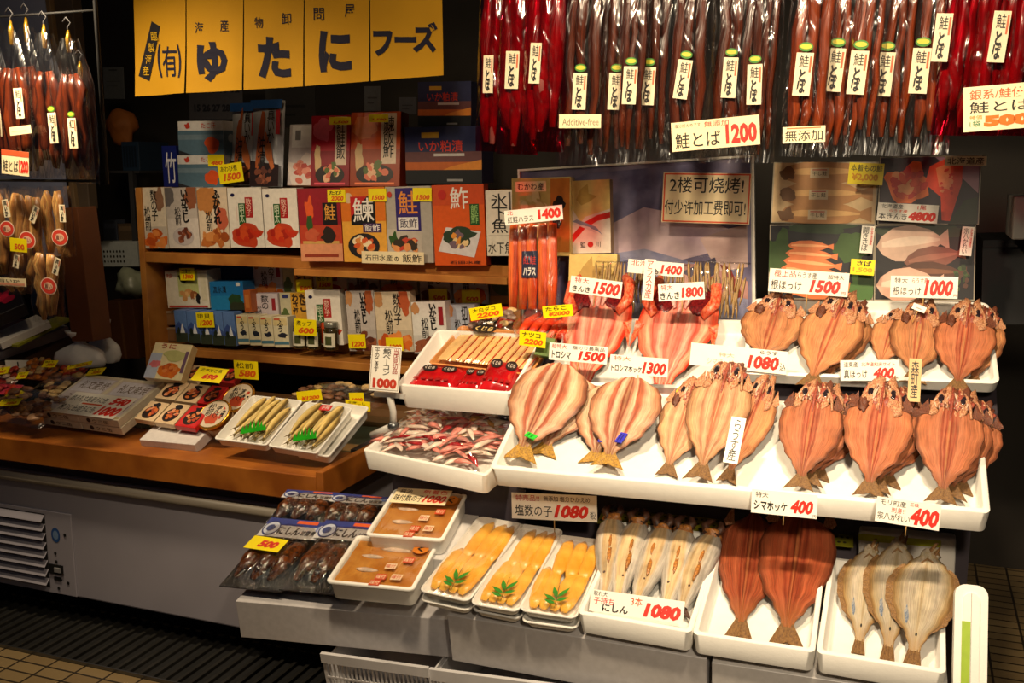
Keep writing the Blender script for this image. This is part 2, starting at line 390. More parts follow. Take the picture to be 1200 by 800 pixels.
# chest freezer under the left counter
FT = 2.52
fz = thing('chest_freezer', 'white chest freezer with front vent grille under the left counter', 'freezer', STALL @ Matrix.Translation((-2.4, FT, .10)))
def fl(b, name, bevel=0, par=fz): return b.build(name, par, Matrix.Translation((2.4, -FT, -.10)), bevel)
b = MB(); b.box(-4.2, FT, .10, -1.575, FT + .78, .52, FREEZ); b.box(-4.2, FT + .02, .52, -1.575, FT + .78, .575, mat('freezer_band', (120, 104, 98), .5, .06, 3)); body = fl(b, 'body', .006)
b = MB(); b.tube([(-4.2, FT - .008, .505), (-1.575, FT - .008, .505)], .017, mat('bumper_strip', (160, 150, 136), .45, .05, 5), 12); fl(b, 'bumper')
b = MB()
b.box(-4.1, FT + .12, .0, -1.7, FT + .6, .10, DARK); fl(b, 'plinth')
SPF = upright(FT)
s0, z0 = SPF.ab(-60, 690); s1, z1 = SPF.ab(84, 602); zb = SPF.ab(82, 697)[1]
b = MB(); b.box(s0, FT - .006, zb, s1, FT, z1, FREEZ); vp = fl(b, 'vent_panel', .002)
sl, _ = SPF.ab(57, 640); n = 8; b = MB(); b.box(s0, FT - .0075, zb + .02, sl, FT - .0062, z1 - .012, mat('vent_shadow_gap', (40, 38, 42), .6))
hh = (z1 - zb - .035) / n
for k in range(n):
    zz = zb + .022 + k * hh; b.add([(s0, FT - .0065, zz + hh * .95), (sl, FT - .0065, zz + hh * .95), (sl, FT - .024, zz + hh * .3), (s0, FT - .024, zz + hh * .3), (sl, FT - .022, zz + hh * .22), (s0, FT - .022, zz + hh * .22)], [(0, 3, 2, 1), (3, 5, 4, 2)], FREEZ)
b.build('vent_slats', vp)
def at(px, py): q = SPF.ab(px, py); return q
MF = STALL @ Matrix(((1, 0, 0, 0), (0, 0, -1, FT - .006), (0, 1, 0, 0), (0, 0, 0, 1)))
MFL = fz.matrix_world.inverted() @ MF
b = MB(); c = at(67, 626); b.ell(c[0], c[1], .019, .026, .001, ink((40, 84, 150))); b.ell(c[0], c[1], .012, .016, .0014, ink((120, 150, 190))); b.build('round_blue_sticker', fz, MFL)
b = MB()
c = at(68, 666); b.box(c[0] - .03, c[1] - .017, 0, c[0] + .03, c[1] + .017, .004, DARK); b.box(c[0] - .004, c[1] - .008, .004, c[0] + .022, c[1] + .008, .008, ink((150, 148, 150)))
b.build('power_switch', fz, MFL); b = MB(); c = at(70, 677); b.box(c[0] - .016, c[1] - .006, 0, c[0] + .016, c[1] + .006, .003, DARK)
for p in ((67, 647), (68, 657), (71, 688), (82, 682), (78, 626)): c = at(*p); b.ell(c[0], c[1], .006, .006, .002, DARK, 10)
b.build('control_plate', fz, MFL)

# wooden counter rim around the glass lids
CZ = .645
rim = thing('wooden_counter_rim', 'orange-brown wooden counter rim along the freezer top', 'counter', STALL @ Matrix.Translation((-2.4, FT, CZ)))
def rl(b, name, bevel=0): return b.build(name, rim, Matrix.Translation((2.4, -FT, -CZ)), bevel)
b = MB(); b.box(-4.2, FT - .05, CZ - .075, -1.56, FT - .03, CZ + .004, WOODT); rl(b, 'front_board', .003)
b = MB(); b.box(-1.56, FT - .05, CZ - .07, -1.535, FT + .74, CZ + .02, WOODT); rl(b, 'end_board', .003)
b = MB(); b.box(-4.2, FT - .03, CZ - .06, -1.56, FT + .22, CZ, WOODT); rl(b, 'front_shelf')
b = MB(); b.box(-4.2, FT + .70, CZ - .06, -1.56, FT + .78, CZ + .02, mat('rear_rail_wood', (120, 84, 50), .5, .1, 8)); rl(b, 'rear_rail')
lid = thing('sliding_glass_lid', 'grey framed sliding glass lid over the chest freezer', 'freezer lid', STALL @ Matrix.Translation((-2.4, FT + .22, CZ)))
def ll(b, name): return b.build(name, lid, Matrix.Translation((2.4, -FT - .22, -CZ)))
b = MB(); b.box(-4.1, FT + .225, CZ - .012, -1.575, FT + .69, CZ - .006, GLASSM); ll(b, 'glass_pane')
b = MB()
for s in (-3.6, -2.95, -2.25, -1.60): ll(MB().box(s, FT + .222, CZ - .014, s + .022, FT + .692, CZ + .010, DGREY), 'frame_bar')
b = MB(); b.box(-4.1, FT + .225, .576, -1.60, FT + .68, .60, mat('lid_reflection_tone', (170, 168, 150), .5, .1, 8)); fl(b, 'reflection_panel')  # raised pale panel; its colour stands in for the reflection on the glass

# left edge: board behind the hooks, posts, dark wall corner
M_, w_, h_ = upright(3.3).rect((-60, 300), (82, 300), (-60, -60)); tag(MB().box(0, 0, -.02, w_, h_, 0, mat('bluish_lit_board', (150, 158, 190), .6, .08, 4)).build('pale_wall_board', None, M_), 'pale wall board, bluish light put into its colour, behind the upper left hooks', 'board')  # bluish light on the white board is put into its base colour
def post(label, x0, x1, y0, y1, t, m, name='wooden_post', d=.06):
    M, w, h = upright(t).rect((x0, y1), (x1, y1), (x0, y0)); return tag(MB().box(0, 0, -d, w, h, 0, m).build(name, None, M, .003), label, 'post')
post('dim brown board running up beside the pale wall board', 84, 105, -60, 245, 3.32, mat('brown_board', (84, 70, 56), .6, .1, 6), 'wall_plank', .05)
post('thin tan upright strip between brown board and dark storeroom', 106, 111, -60, 420, 3.3, mat('tan_strip', (120, 96, 66), .6, .1, 6), 'upright_strip', .05)
post('reddish-brown wooden post behind the bags of dried squid', 84, 109, 243, 400, 2.95, mat('post_wood', (104, 58, 28), .55, .15, 7), 'wooden_post', .10)

# dark storeroom between post and shelf
def panel(label, x0, y0, x1, y1, t, c, items=(), name='paper_notice', cat='notice', d=.004, yaw=0):
    return carton(label, [(x0, y1), (x1, y1), (x0, y0)], lean_at(x0, y1, t, 0, yaw), d, c, list(items), name, cat)
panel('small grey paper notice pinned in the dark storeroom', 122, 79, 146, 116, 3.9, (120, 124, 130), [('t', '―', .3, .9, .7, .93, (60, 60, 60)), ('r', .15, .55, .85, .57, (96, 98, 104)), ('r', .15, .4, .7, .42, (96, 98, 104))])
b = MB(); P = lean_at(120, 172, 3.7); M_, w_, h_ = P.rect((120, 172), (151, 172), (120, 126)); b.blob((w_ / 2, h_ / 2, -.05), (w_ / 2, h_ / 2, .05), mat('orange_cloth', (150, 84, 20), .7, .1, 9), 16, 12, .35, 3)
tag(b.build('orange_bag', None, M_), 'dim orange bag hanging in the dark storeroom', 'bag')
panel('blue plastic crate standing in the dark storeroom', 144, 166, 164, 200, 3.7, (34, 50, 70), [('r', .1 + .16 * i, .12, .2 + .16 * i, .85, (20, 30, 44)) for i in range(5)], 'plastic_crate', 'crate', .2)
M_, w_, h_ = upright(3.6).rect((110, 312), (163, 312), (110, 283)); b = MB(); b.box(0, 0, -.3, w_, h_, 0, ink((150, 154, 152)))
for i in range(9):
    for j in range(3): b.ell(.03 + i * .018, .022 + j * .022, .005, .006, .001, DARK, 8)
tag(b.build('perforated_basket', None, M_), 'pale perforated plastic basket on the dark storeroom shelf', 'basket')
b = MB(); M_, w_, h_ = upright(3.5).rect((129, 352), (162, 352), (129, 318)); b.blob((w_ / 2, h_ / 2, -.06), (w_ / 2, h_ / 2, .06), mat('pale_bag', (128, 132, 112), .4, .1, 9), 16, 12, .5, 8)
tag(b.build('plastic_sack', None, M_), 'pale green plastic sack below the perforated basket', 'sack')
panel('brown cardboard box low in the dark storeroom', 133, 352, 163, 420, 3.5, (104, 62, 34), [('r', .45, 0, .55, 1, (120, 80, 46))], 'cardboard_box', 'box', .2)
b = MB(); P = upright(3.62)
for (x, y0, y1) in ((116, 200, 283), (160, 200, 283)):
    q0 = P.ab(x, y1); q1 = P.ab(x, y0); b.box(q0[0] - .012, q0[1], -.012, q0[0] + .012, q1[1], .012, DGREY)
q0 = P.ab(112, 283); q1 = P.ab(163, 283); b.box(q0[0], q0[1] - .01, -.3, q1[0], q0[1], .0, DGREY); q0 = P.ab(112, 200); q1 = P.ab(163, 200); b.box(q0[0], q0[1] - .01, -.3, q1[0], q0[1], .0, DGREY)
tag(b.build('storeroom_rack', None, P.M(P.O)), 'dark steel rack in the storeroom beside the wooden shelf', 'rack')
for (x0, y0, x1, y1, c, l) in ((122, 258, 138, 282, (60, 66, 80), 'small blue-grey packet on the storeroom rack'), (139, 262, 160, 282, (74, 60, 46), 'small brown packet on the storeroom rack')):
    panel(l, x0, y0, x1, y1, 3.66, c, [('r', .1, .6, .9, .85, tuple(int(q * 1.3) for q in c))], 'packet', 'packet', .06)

# ------------------------------------------------------------------ wooden shelf and its goods
ST = 3.30
sh = thing('wooden_shelf', 'honey-coloured wooden shelf unit filled with food boxes behind the counter', 'shelf', STALL @ Matrix.Translation((-2.86, ST, .66)))
def sl_(b, name): return b.build(name, sh, Matrix.Translation((2.86, -ST, -.66)), .002, 1)
sL, sR = upright(ST).ab(163, 300)[0], upright(ST).ab(610, 300)[0]
sl_(MB().box(sL, ST, .66, sL + .028, ST + .36, 1.45, WOOD), 'side_panel'); sl_(MB().box(sR - .028, ST, .66, sR, ST + .36, 1.45, WOOD), 'side_panel')
sl_(MB().box(sL, ST + .345, .66, sR, ST + .36, 1.45, mat('shelf_back', (150, 100, 48), .55, .12, 8)), 'back_panel')
for z0, z1, t0 in ((.782, .812, 0), (1.155, 1.196, 0), (1.425, 1.447, .03)): sl_(MB().box(sL + .029, ST + t0, z0, sR - .029, ST + .344, z1, WOOD), 'shelf_board')
sl_(MB().box(upright(ST).ab(352, 300)[0], ST - .05, 1.135, sR - .03, ST - .001, 1.160, WOOD), 'front_ledge')
sl_(MB().box(upright(ST).ab(283, 300)[0], ST + .15, .813, sR - .03, ST + .33, .95, mat('shelf_riser', (160, 108, 54), .55, .12, 8)), 'riser_block')

GOLD = (206, 150, 60); ORF = (206, 104, 40); BRF = (140, 78, 44)
def vt(t, x0, y0, x1, y1, c=BLK, **k): return ('t', t, x0, y0, x1, y1, c, dict(v=True, **k))
def ht(t, x0, y0, x1, y1, c=BLK, **k): return ('t', t, x0, y0, x1, y1, c, k)
def food(cx, cy, rx, ry, cols, n=16, seed=1): return ('m', cx, cy, rx, ry, cols, n, seed)
OR3 = [(220, 110, 40), (196, 84, 30), (232, 142, 70)]; BR3 = [(120, 62, 40), (150, 84, 54), (96, 48, 34)]; RD3 = [(196, 50, 24), (214, 78, 34), (168, 36, 20)]
def matsu(a, b, base=(226, 214, 198), top=(150, 110, 84), cols=OR3, seed=1, red=True, cut=.35):
    r = [('r', 0, 0, 1, .36, tuple(int(x * .9) for x in base)), ('k', .82, .82, .16, .2, top, seed), ('k', .12, .88, .12, .12, (196, 140, 90), seed + 4), food(.5, .14, .52, .17, cols, 18, seed)]
    r += [vt(a, .52, .45, .74, .97, b=.05), vt(b, .27, .30, .48, .70, b=.05)]
    if red: r += [('r', .8, .55, .93, .9, (150, 30, 40))]
    return r
def mentai(): return [('r', 0, 0, 1, 1, (234, 226, 214)), ('r', .3, .38, .5, .74, (34, 92, 40)), ('r', .5, .5, .72, .84, (176, 34, 34)), ('k', .5, .2, .42, .2, (196, 66, 34), 3), food(.5, .24, .4, .15, RD3, 14, 5), ('e', .15, .88, .06, .03, NAVY), ('r', .24, .45, .26, .7, (230, 200, 190)),
                     vt('数の子', .53, .53, .69, .82, (240, 200, 180)), vt('明太', .33, .42, .47, .72, (210, 220, 190))]
U33 = upright(ST - .005)
def front(label, x0, y0, x1, y1, t, depth, base, items, group=None, name='carton', side=None, cat='food box', lean=0, yaw=0):
    return carton(label, [(x0, y1), (x1, y1), (x0, y0)], lean_at(x0, y1, t, lean, yaw), depth, base, items, name, cat, group, side)
G1 = 'boxes standing along the middle shelf'
front('orange-tinted white box of marinated roe, first from the left on the middle shelf', 164, 220, 197.5, 291, ST + .01, .05, (232, 218, 196), matsu('数の子', '松前', seed=2, red=False), G1)
front('grey-white box picturing a bowl, second from the left on the middle shelf', 198.5, 220, 234.5, 291, ST + .01, .05, (216, 206, 198), [('r', 0, .5, 1, 1, (196, 186, 178)), ('k', .1, .9, .2, .2, (110, 104, 104), 2), ('k', .85, .85, .2, .2, (150, 90, 60), 5), vt('いかさし', .5, .42, .75, .97, b=.05), vt('松前', .27, .38, .47, .68, b=.05), ('e', .5, .2, .34, .15, (190, 180, 180)), food(.5, .22, .28, .11, BR3, 14, 3)], G1)
front('tan and white box with bold script, third from the left on the middle shelf', 235.5, 220, 270, 291, ST + .01, .05, (226, 206, 180), [('k', .3, .8, .4, .25, (196, 130, 70), 4), ('k', .8, .5, .2, .2, (200, 100, 70), 6), food(.55, .15, .5, .17, [(190, 110, 50), (212, 140, 76), (160, 80, 34)], 22, 7), vt('ふかひれ', .52, .4, .78, .97, b=.05), vt('松前', .25, .3, .47, .62, b=.05)], G1)
front('white box with red and green strips beside the tan box on the middle shelf', 271, 220, 310.5, 290, ST + .01, .05, (236, 228, 216), mentai(), G1)
front('white box with red and green strips beside the red salmon box', 311.5, 221, 351.5, 290, ST + .01, .05, (234, 226, 214), mentai(), G1)
G2 = 'large sushi boxes lined up at the shelf front'
TF = ST - .045
front('red box with salmon characters and leaves, leftmost large box at the shelf front', 353.5, 221, 402.5, 306, TF, .04, (186, 66, 44), [('r', 0, .5, 1, 1, (150, 26, 40)), ('r', 0, 0, 1, .24, (222, 150, 110)), ('r', .58, .5, .92, .8, (24, 18, 22)), ht('鮭', .62, .56, .88, .78, (226, 160, 60), b=.05), ('k', .27, .72, .1, .16, (226, 90, 40), 2), ('k', .26, .52, .07, .12, (50, 84, 36), 5), ('r', .07, .24, .93, .28, (206, 160, 90)), ('k', .3, .36, .16, .09, (196, 90, 60), 3), ('k', .68, .35, .16, .1, (44, 34, 30), 7), ('r', .1, .06, .9, .1, (150, 60, 40))], G2, side=[('r', 0, 0, 1, 1, (150, 40, 40))])
front('orange-yellow box with a bowl and white character, second large box at the shelf front', 403.5, 220, 454.5, 307, TF, .04, (232, 168, 66), [('r', 0, .55, 1, 1, (220, 116, 30)), ('e', .18, .86, .1, .07, (220, 190, 150)), ('r', .22, .5, .78, .88, (20, 18, 20)), ('p', [(.22, .88), (.22, .6), (.6, .88)], (196, 30, 30)), ht('鰊', .27, .54, .75, .86, (240, 234, 226), b=.06), ('r', .48, .4, .9, .52, (70, 40, 90)), ht('飯鮓', .52, .41, .86, .51, (240, 236, 230), b=.05), ('e', .48, .22, .36, .17, (38, 36, 38)), food(.48, .23, .28, .12, [(220, 140, 70), (240, 220, 180), (214, 90, 40)], 18, 4)], G2)
front('grey box with a purple panel and gold character, third large box at the shelf front', 455.5, 219, 508.5, 308, TF, .04, (178, 170, 160), [('r', .0, 0, .76, .45, (190, 180, 168)), ('r', .22, .42, .76, .98, (50, 34, 110)), ht('鮭', .28, .64, .7, .94, (226, 140, 50), b=.07), ('r', .26, .44, .7, .6, (232, 228, 226)), ht('飯鮓', .3, .46, .68, .59, (36, 28, 70), b=.05), ('k', .15, .3, .1, .1, (50, 84, 36), 2), food(.42, .24, .34, .13, [(196, 70, 50), (226, 150, 90), (60, 50, 40)], 18, 9), ('e', .1, .9, .05, .04, (196, 60, 40))], G2)
front('vivid orange box with a white character and food tray, rightmost at the shelf front', 510, 217, 570, 311, TF, .04, (222, 92, 34), [('r', 0, .75, 1, 1, (206, 76, 30)), ht('鮓', .35, .7, .7, .97, (240, 234, 226), b=.05), ('r', .72, .5, .9, .76, (36, 80, 36)), vt('飯鮓', .74, .52, .88, .75, (150, 190, 110)), ('p', [(.08, .18), (.78, .1), (.92, .42), (.25, .48)], (222, 214, 216)), ('k', .5, .36, .3, .12, (48, 64, 46), 3), food(.5, .32, .26, .11, [(232, 150, 60), (240, 206, 150), (120, 96, 110)], 14, 6), ('e', .2, .88, .08, .06, (196, 40, 30)), ht('石田水産', .3, .02, .9, .06, (60, 20, 14))], G2, side=[('r', 0, 0, 1, 1, (150, 50, 26))])
card('white handwritten card propped below the orange and grey sushi boxes', [(424, 308), (497, 310), (425, 294)], lean_at(424, 308, TF - .012), [ht('石田水産', .06, .2, .5, .72), ht('の', .53, .2, .6, .6), ht('飯鮓', .66, .15, .96, .8)], CREAM)
front('narrow white box with a column of large black characters at the shelf end', 571, 223, 603, 300, TF, .03, (226, 216, 200), [vt('氷下魚', .2, .35, .8, .95, b=.04), ('r', .08, .31, .92, .315, BLK), ht('水下魚', .05, .04, .95, .22), ('r', .85, .7, .93, .97, (90, 84, 80))])

# goods on the top board
TT = ST + .06
def crab(sd): return [('r', 0, 0, 1, .72, (84, 112, 130)), ('r', 0, .45, 1, .6, (110, 132, 146)), ('k', .75, .3, .16, .22, (216, 84, 34), sd), ht('たこ汗', .52, .78, .84, .95, (200, 70, 40)), ('k', .22, .86, .06, .08, (196, 60, 40), 2), ('p', [(0, .0), (.3, 0), (.0, .14)], (44, 44, 50))]
cside = [('r', 0, 0, 1, .72, (74, 100, 120)), ('e', .5, .5, .2, .12, (150, 160, 170))]
front('sea-blue box with an orange crab, lower of the two stacked on top', 210, 182, 263, 219.5, TT, .09, (214, 210, 206), crab(3), 'stacked crab boxes', side=cside)
front('sea-blue box with an orange crab, upper of the two stacked on top', 210, 142, 263, 181.5, TT, .09, (214, 210, 206), crab(8), 'stacked crab boxes', side=cside)
front('dark blue box with a white bamboo character beside the stacked crab boxes', 192, 171, 209, 219, TT + .04, .08, (24, 34, 110), [vt('竹', .2, .1, .95, .85, (226, 226, 232), b=.05)])
def squid_pack(label, px, seed, t):
    P = lean_at(*px[0], t, 8); M, w, h = P.rect(*px); o = thing('squid_pouch', label, 'food pouch', M, 'squid pouches on the top board')
    def fn(a, b_):
        z = .016 * (1 - (2 * a - 1) ** 4) * min(1, 5 * b_ + .05) * min(1, 5 * (1 - b_) + .05) + .004 * noise.noise((a * 4, b_ * 7, seed)); return (a * w, b_ * h, z)
    pm = mat('pouch_foil', (196, 198, 204), .22, .2, 12, .2, 30)
    MB().grid(fn, 10, 14, pm).grid(lambda a, b_: (a * w, b_ * h, -.003), 1, 1, pm, flip=True).build('pouch', o)
    z = .0195; b = MB()
    b.flat([(.02 * w, .9 * h), (.98 * w, .9 * h), (w, h), (0, h)], z, ink((40, 84, 150), .3)); b.flat([(.05 * w, .0), (.95 * w, .0), (.95 * w, .25 * h), (.05 * w, .3 * h)], z, ink((38, 24, 26), .3))
    b.ell(.36 * w, .55 * h, .1 * w, .36 * h, z + .0005, ink((176, 90, 44), .3), 18, -.1, .3, seed); b.ell(.62 * w, .4 * h, .12 * w, .22 * h, z + .0006, ink((196, 110, 60), .3), 18, .3, .5, seed + 3)
    b.flat([(.82 * w, .6 * h), (.95 * w, .6 * h), (.95 * w, .88 * h), (.82 * w, .88 * h)], z + .0006, ink((190, 40, 40), .3))
    art(b, [vt('真いか', .55, .5, .78, .9, b=.06), vt('沖漬', .28, .22, .52, .58, b=.06), food(.5, .12, .34, .1, BR3, 16, seed)], w, h, z + .001); b.build('printed_design', o)
squid_pack('shiny squid pouch leaning behind its neighbour beside the stacked crab boxes', [(270, 217), (302, 217), (283, 122)], 2, TT + .035)
squid_pack('shiny squid pouch in front of its twin, beside the pale box', [(294, 219), (331, 219), (313, 118)], 6, TT)
front('pale grey-pink box with a round dish of pink slices, half hidden by the red box', 336, 146, 372, 217, TT + .03, .04, (206, 196, 196), [('r', .1, .62, .75, .98, (232, 228, 226)), ('r', .2, .74, .38, .9, (120, 116, 116)), ('k', .5, .2, .46, .28, (232, 218, 210), 2), food(.5, .22, .36, .2, [(214, 110, 90), (232, 150, 130), (196, 80, 70)], 20, 4)], lean=10)
def gift(base, c2, sd, ch): return [('r', 0, 0, 1, .5, tuple(int(x * .8) for x in base)), ('k', .3, .8, .24, .16, c2, sd), ('r', .62, .3, .92, .98, (222, 200, 176)), vt(ch, .66, .38, .88, .94, b=.05), ('k', .18, .38, .08, .24, (214, 180, 130), 4), ('e', .5, .16, .38, .14, (36, 28, 26)), food(.5, .2, .28, .13, [(226, 120, 90), (240, 190, 150), (90, 110, 50)], 16, sd), ('r', .1, .02, .9, .05, tuple(min(255, x + 60) for x in base))]
front('glossy red gift box with a dish of pink fish, left of the orange gift box', 364, 136, 409, 218, TT - .02, .05, (176, 22, 42), gift((176, 22, 42), (214, 90, 110), 3, '紅鮭飯'), 'gift boxes on the top board', lean=6)
front('orange-red gift box with a dark bowl, right of the glossy red gift box', 410, 132, 468, 218, TT - .02, .06, (196, 76, 24), gift((196, 76, 24), (222, 120, 60), 5, '鰊飯鮓'), 'gift boxes on the top board', lean=6, side=[('r', 0, 0, 1, 1, (120, 40, 18))])
def sunset(): return [('r', 0, 0, 1, 1, (40, 46, 84)), ('r', 0, .30, 1, .56, (104, 64, 66)), ('r', 0, .24, 1, .38, (196, 100, 40)), ('p', [(.5, .24), (1, .24), (1, .42), (.6, .3)], (222, 140, 50)), ('r', 0, 0, 1, .24, (18, 22, 26)), ('r', .22, .8, .45, .9, (206, 160, 50)), ht('いか粕漬', .18, .56, .76, .76, (222, 60, 36), b=.05), ('r', .38, .48, .78, .53, (206, 200, 196)), ('r', .55, .04, .75, .08, (150, 150, 150))]
front('dusk-blue sunset box of squid, the wide lower one on the top board', 476, 149, 565, 215, TT, .11, (34, 38, 66), sunset(), 'sunset boxes on the top board')
front('dusk-blue sunset box of squid, the smaller upper one stacked at the right', 490, 96, 552, 148, TT + .02, .1, (34, 38, 66), sunset(), 'sunset boxes on the top board')
front('thin pale green box edge-on between orange gift box and sunset box', 469, 152, 478, 216, TT + .05, .08, (176, 186, 170), [('r', .2, .1, .8, .2, (110, 120, 104))])

# inside the shelf
T1, T2 = ST + .05, ST + .17
front('white box picturing onions with a yellow tag, on top of the mountain boxes', 197, 317, 246, 361, T1 + .03, .09, (226, 218, 200), [('r', .3, .3, .78, .98, (190, 196, 130)), ('k', .45, .8, .12, .12, (50, 60, 34), 2), food(.48, .36, .26, .12, [(206, 150, 90), (226, 180, 120), (150, 90, 50)], 10, 3), ('k', .75, .25, .05, .14, (30, 28, 30), 3), ('r', .04, .02, .96, .07, (190, 60, 50)), ('r', .84, .2, .96, .9, (214, 206, 180)), ht('珍', .04, .8, .2, .92, (196, 60, 60))], side=[('r', 0, 0, 1, 1, (206, 202, 186))])
front('bright blue box with an island scene, beside the white onion box', 248, 330, 287, 363, T1 + .02, .08, (30, 106, 166), [('r', 0, 0, 1, .5, (36, 124, 176)), ('k', .75, .3, .2, .3, (40, 70, 40), 4), ('k', .85, .1, .3, .2, (50, 54, 36), 6), ht('流氷漬', .1, .6, .5, .84, BLK, b=.05), ('r', .8, .84, .92, .96, (206, 206, 206))])
front('deep navy box standing behind the bright blue island box', 258, 307, 298, 345, T1 + .12, .08, (22, 40, 92), [('r', .1, .3, .7, .45, (60, 84, 150)), ('r', .5, .05, .95, .25, (214, 190, 180)), ht('1800', .55, .08, .92, .22, REDM)])
front('small orange-brown packet wedged beside the blue island box', 287, 340, 295, 366, T1 + .01, .05, (176, 92, 40), [('r', .2, .2, .8, .8, (196, 120, 60))])
xs = [207, 221.5, 236, 250, 264, 278]
for i in range(5):
    ords = ['first from the left', 'second from the left', 'middle one', 'fourth from the left', 'last one by the cream boxes']
    front('small blue mountain box, %s of the row of five' % ords[i], xs[i] + .4, 363.5 + i * .6, xs[i + 1] - .4, 401 + i * 1.1, T1 - .02, .06, (96, 130, 190), [('r', 0, 0, 1, .3, (52, 62, 48)), ('p', [(0, .3), (0, .5), (.35, .66), (1, .4), (1, .3)], (60, 84, 150)), ('p', [(.4, .3), (.62, .62), (.8, .3)], (226, 230, 236)), ('k', .3, .34, .16, .12, (34, 44, 34), i)], 'mountain boxes on the bottom shelf', 'small_carton')
xs = [279, 293, 307, 322, 340]
for i in range(4):
    ords = ['first beside the mountain boxes', 'second from the left', 'third from the left', 'last one, beside the jars']
    front('small cream box with black and blue print, %s' % ords[i], xs[i] + .4, 369 + i * .8, xs[i + 1] - .4, 403.5 + i * 1.2, T1 - .02, .06, (230, 220, 186), [('r', .05, .72, .95, .95, (226, 206, 150)), vt('ふう', .3, .5, .7, .9), ('k', .6, .4, .3, .08, (40, 44, 60), i), ('r', 0, .1, 1, .2, (84, 130, 150)), ('r', .1, .9, .5, .96, (206, 90, 60))], 'cream boxes on the bottom shelf', 'small_carton', side=[('r', 0, 0, 1, 1, (200, 206, 196))] if i == 3 else None)
for (x0, y0, x1, y1, l) in ((172, 363, 207, 381, 'upper of two clear plastic tubs in the shelf corner'), (172, 382, 207, 400, 'lower of two clear plastic tubs in the shelf corner')):
    P = lean_at(x0, y1, T1 + .06); M, w, h = P.rect((x0, y1), (x1, y1), (x0, y0)); o = thing('plastic_tub', l, 'tub', M, 'tubs in the shelf corner')
    MB().box(0, 0, -.09, w, h * .8, 0, mat('dim_tub', (140, 104, 70), .3, .1, 9)).build('tub_body', o, None, .003); MB().box(-.003, h * .8, -.093, w + .003, h * .9, .003, mat('tub_lid', (170, 150, 126), .3)).build('tub_lid', o)
G3 = 'boxes crowded on the bottom shelf'
mts = [('枝豆子', '松前', (210, 202, 206), (206, 200, 206), OR3)]
front('lilac-white box with orange food, rear one left of the wasabi boxes', 299, 305, 333, 348, T2, .04, (206, 198, 204), matsu('数の子', '松前', (210, 202, 206), (206, 200, 206), OR3, 5), G3)
front('lilac-white box standing in front of its taller twin, above the cream boxes', 292, 344, 327, 372, T1 + .05, .04, (206, 196, 204), [vt('数の', .45, .35, .7, .95, b=.05), vt('松前', .25, .05, .45, .5, b=.05), ('r', .8, .3, .92, .8, (150, 40, 50))], G3)
wasabi = lambda: [('r', 0, 0, .38, 1, (196, 190, 160)), ('r', .38, 0, 1, 1, (214, 160, 56)), vt('たこ', .68, .45, .95, .97, (60, 36, 20), b=.05), vt('わさび', .42, .3, .66, .97, (60, 36, 20), b=.05), ('k', .15, .3, .14, .25, (90, 110, 60), 3), ('r', .1, .85, .3, .95, (50, 56, 110))]
front('yellow wasabi octopus box, rear upper one with a green foot', 334, 304, 368, 350, T2, .04, (210, 180, 100), wasabi(), G3)
front('yellow wasabi octopus box, front lower one above the jars', 331, 343, 364, 384, T1 + .06, .04, (214, 190, 120), wasabi(), G3)
front('white box with a red strip, rear one above the white red-and-green box', 369, 306, 408, 352, T2, .04, (220, 212, 198), mentai(), G3)
front('white box with red and green strips standing on the bottom shelf behind the jars', 363, 340, 403, 404, T1, .04, (232, 224, 210), mentai(), G3)
front('pale grey box with black script, rear one right of the red-strip box', 409, 305, 445, 345, T2, .04, (196, 188, 182), matsu('いかさし', '松前', (196, 188, 182), (120, 90, 70), BR3, 7, False), G3)
front('cream box with black script, rear one beside the pale grey box', 447, 306, 489, 345, T2, .04, (216, 204, 184), matsu('数の子', '松前', (216, 204, 184), (170, 90, 50), OR3, 9, False), G3)
front('whitish box with a red strip, rear one third from the right of the back row', 493, 307, 528, 354, T2, .04, (210, 206, 202), matsu('いかさし', '松前', (210, 206, 202), (180, 176, 174), BR3, 11), G3)
front('bluish-white box with a red strip, rear one second from the right of the back row', 532, 307, 573, 356, T2, .04, (204, 204, 208), matsu('切干', '松前', (204, 204, 208), (180, 180, 184), OR3, 13), G3)
front('green-tinged dark box at the far right end of the back row', 575, 309, 605, 356, T2, .04, (120, 110, 84), [('k', .5, .5, .4, .3, (70, 90, 50), 3), ('r', 0, 0, 1, .2, (180, 140, 70))], G3)
front('grey-mauve box with black script standing front on the bottom shelf', 410, 341, 442.5, 411, T1 - .02, .05, (196, 186, 180), matsu('いかさし', '松前', (202, 192, 186), (176, 90, 50), BR3, 15, False), G3)
front('cream and orange box with black script, right of the grey-mauve one', 443.5, 342, 485, 412, T1 - .02, .05, (222, 204, 176), matsu('数の子', '松前', (222, 204, 176), (190, 90, 50), OR3, 17, False), G3)
front('clean white box with black script and food photo, right of the cream and orange one', 486, 354, 525.5, 414, T1 - .02, .05, (226, 222, 216), matsu('いかさし', '松前', (226, 222, 216), (222, 216, 210), BR3, 19), G3)
front('pale blue box edge between the clean white box and the bagged snack', 526.5, 357, 560, 414, T1 + .02, .05, (186, 198, 212), matsu('切干', '松前', (186, 198, 212), (180, 190, 200), OR3, 21), G3)
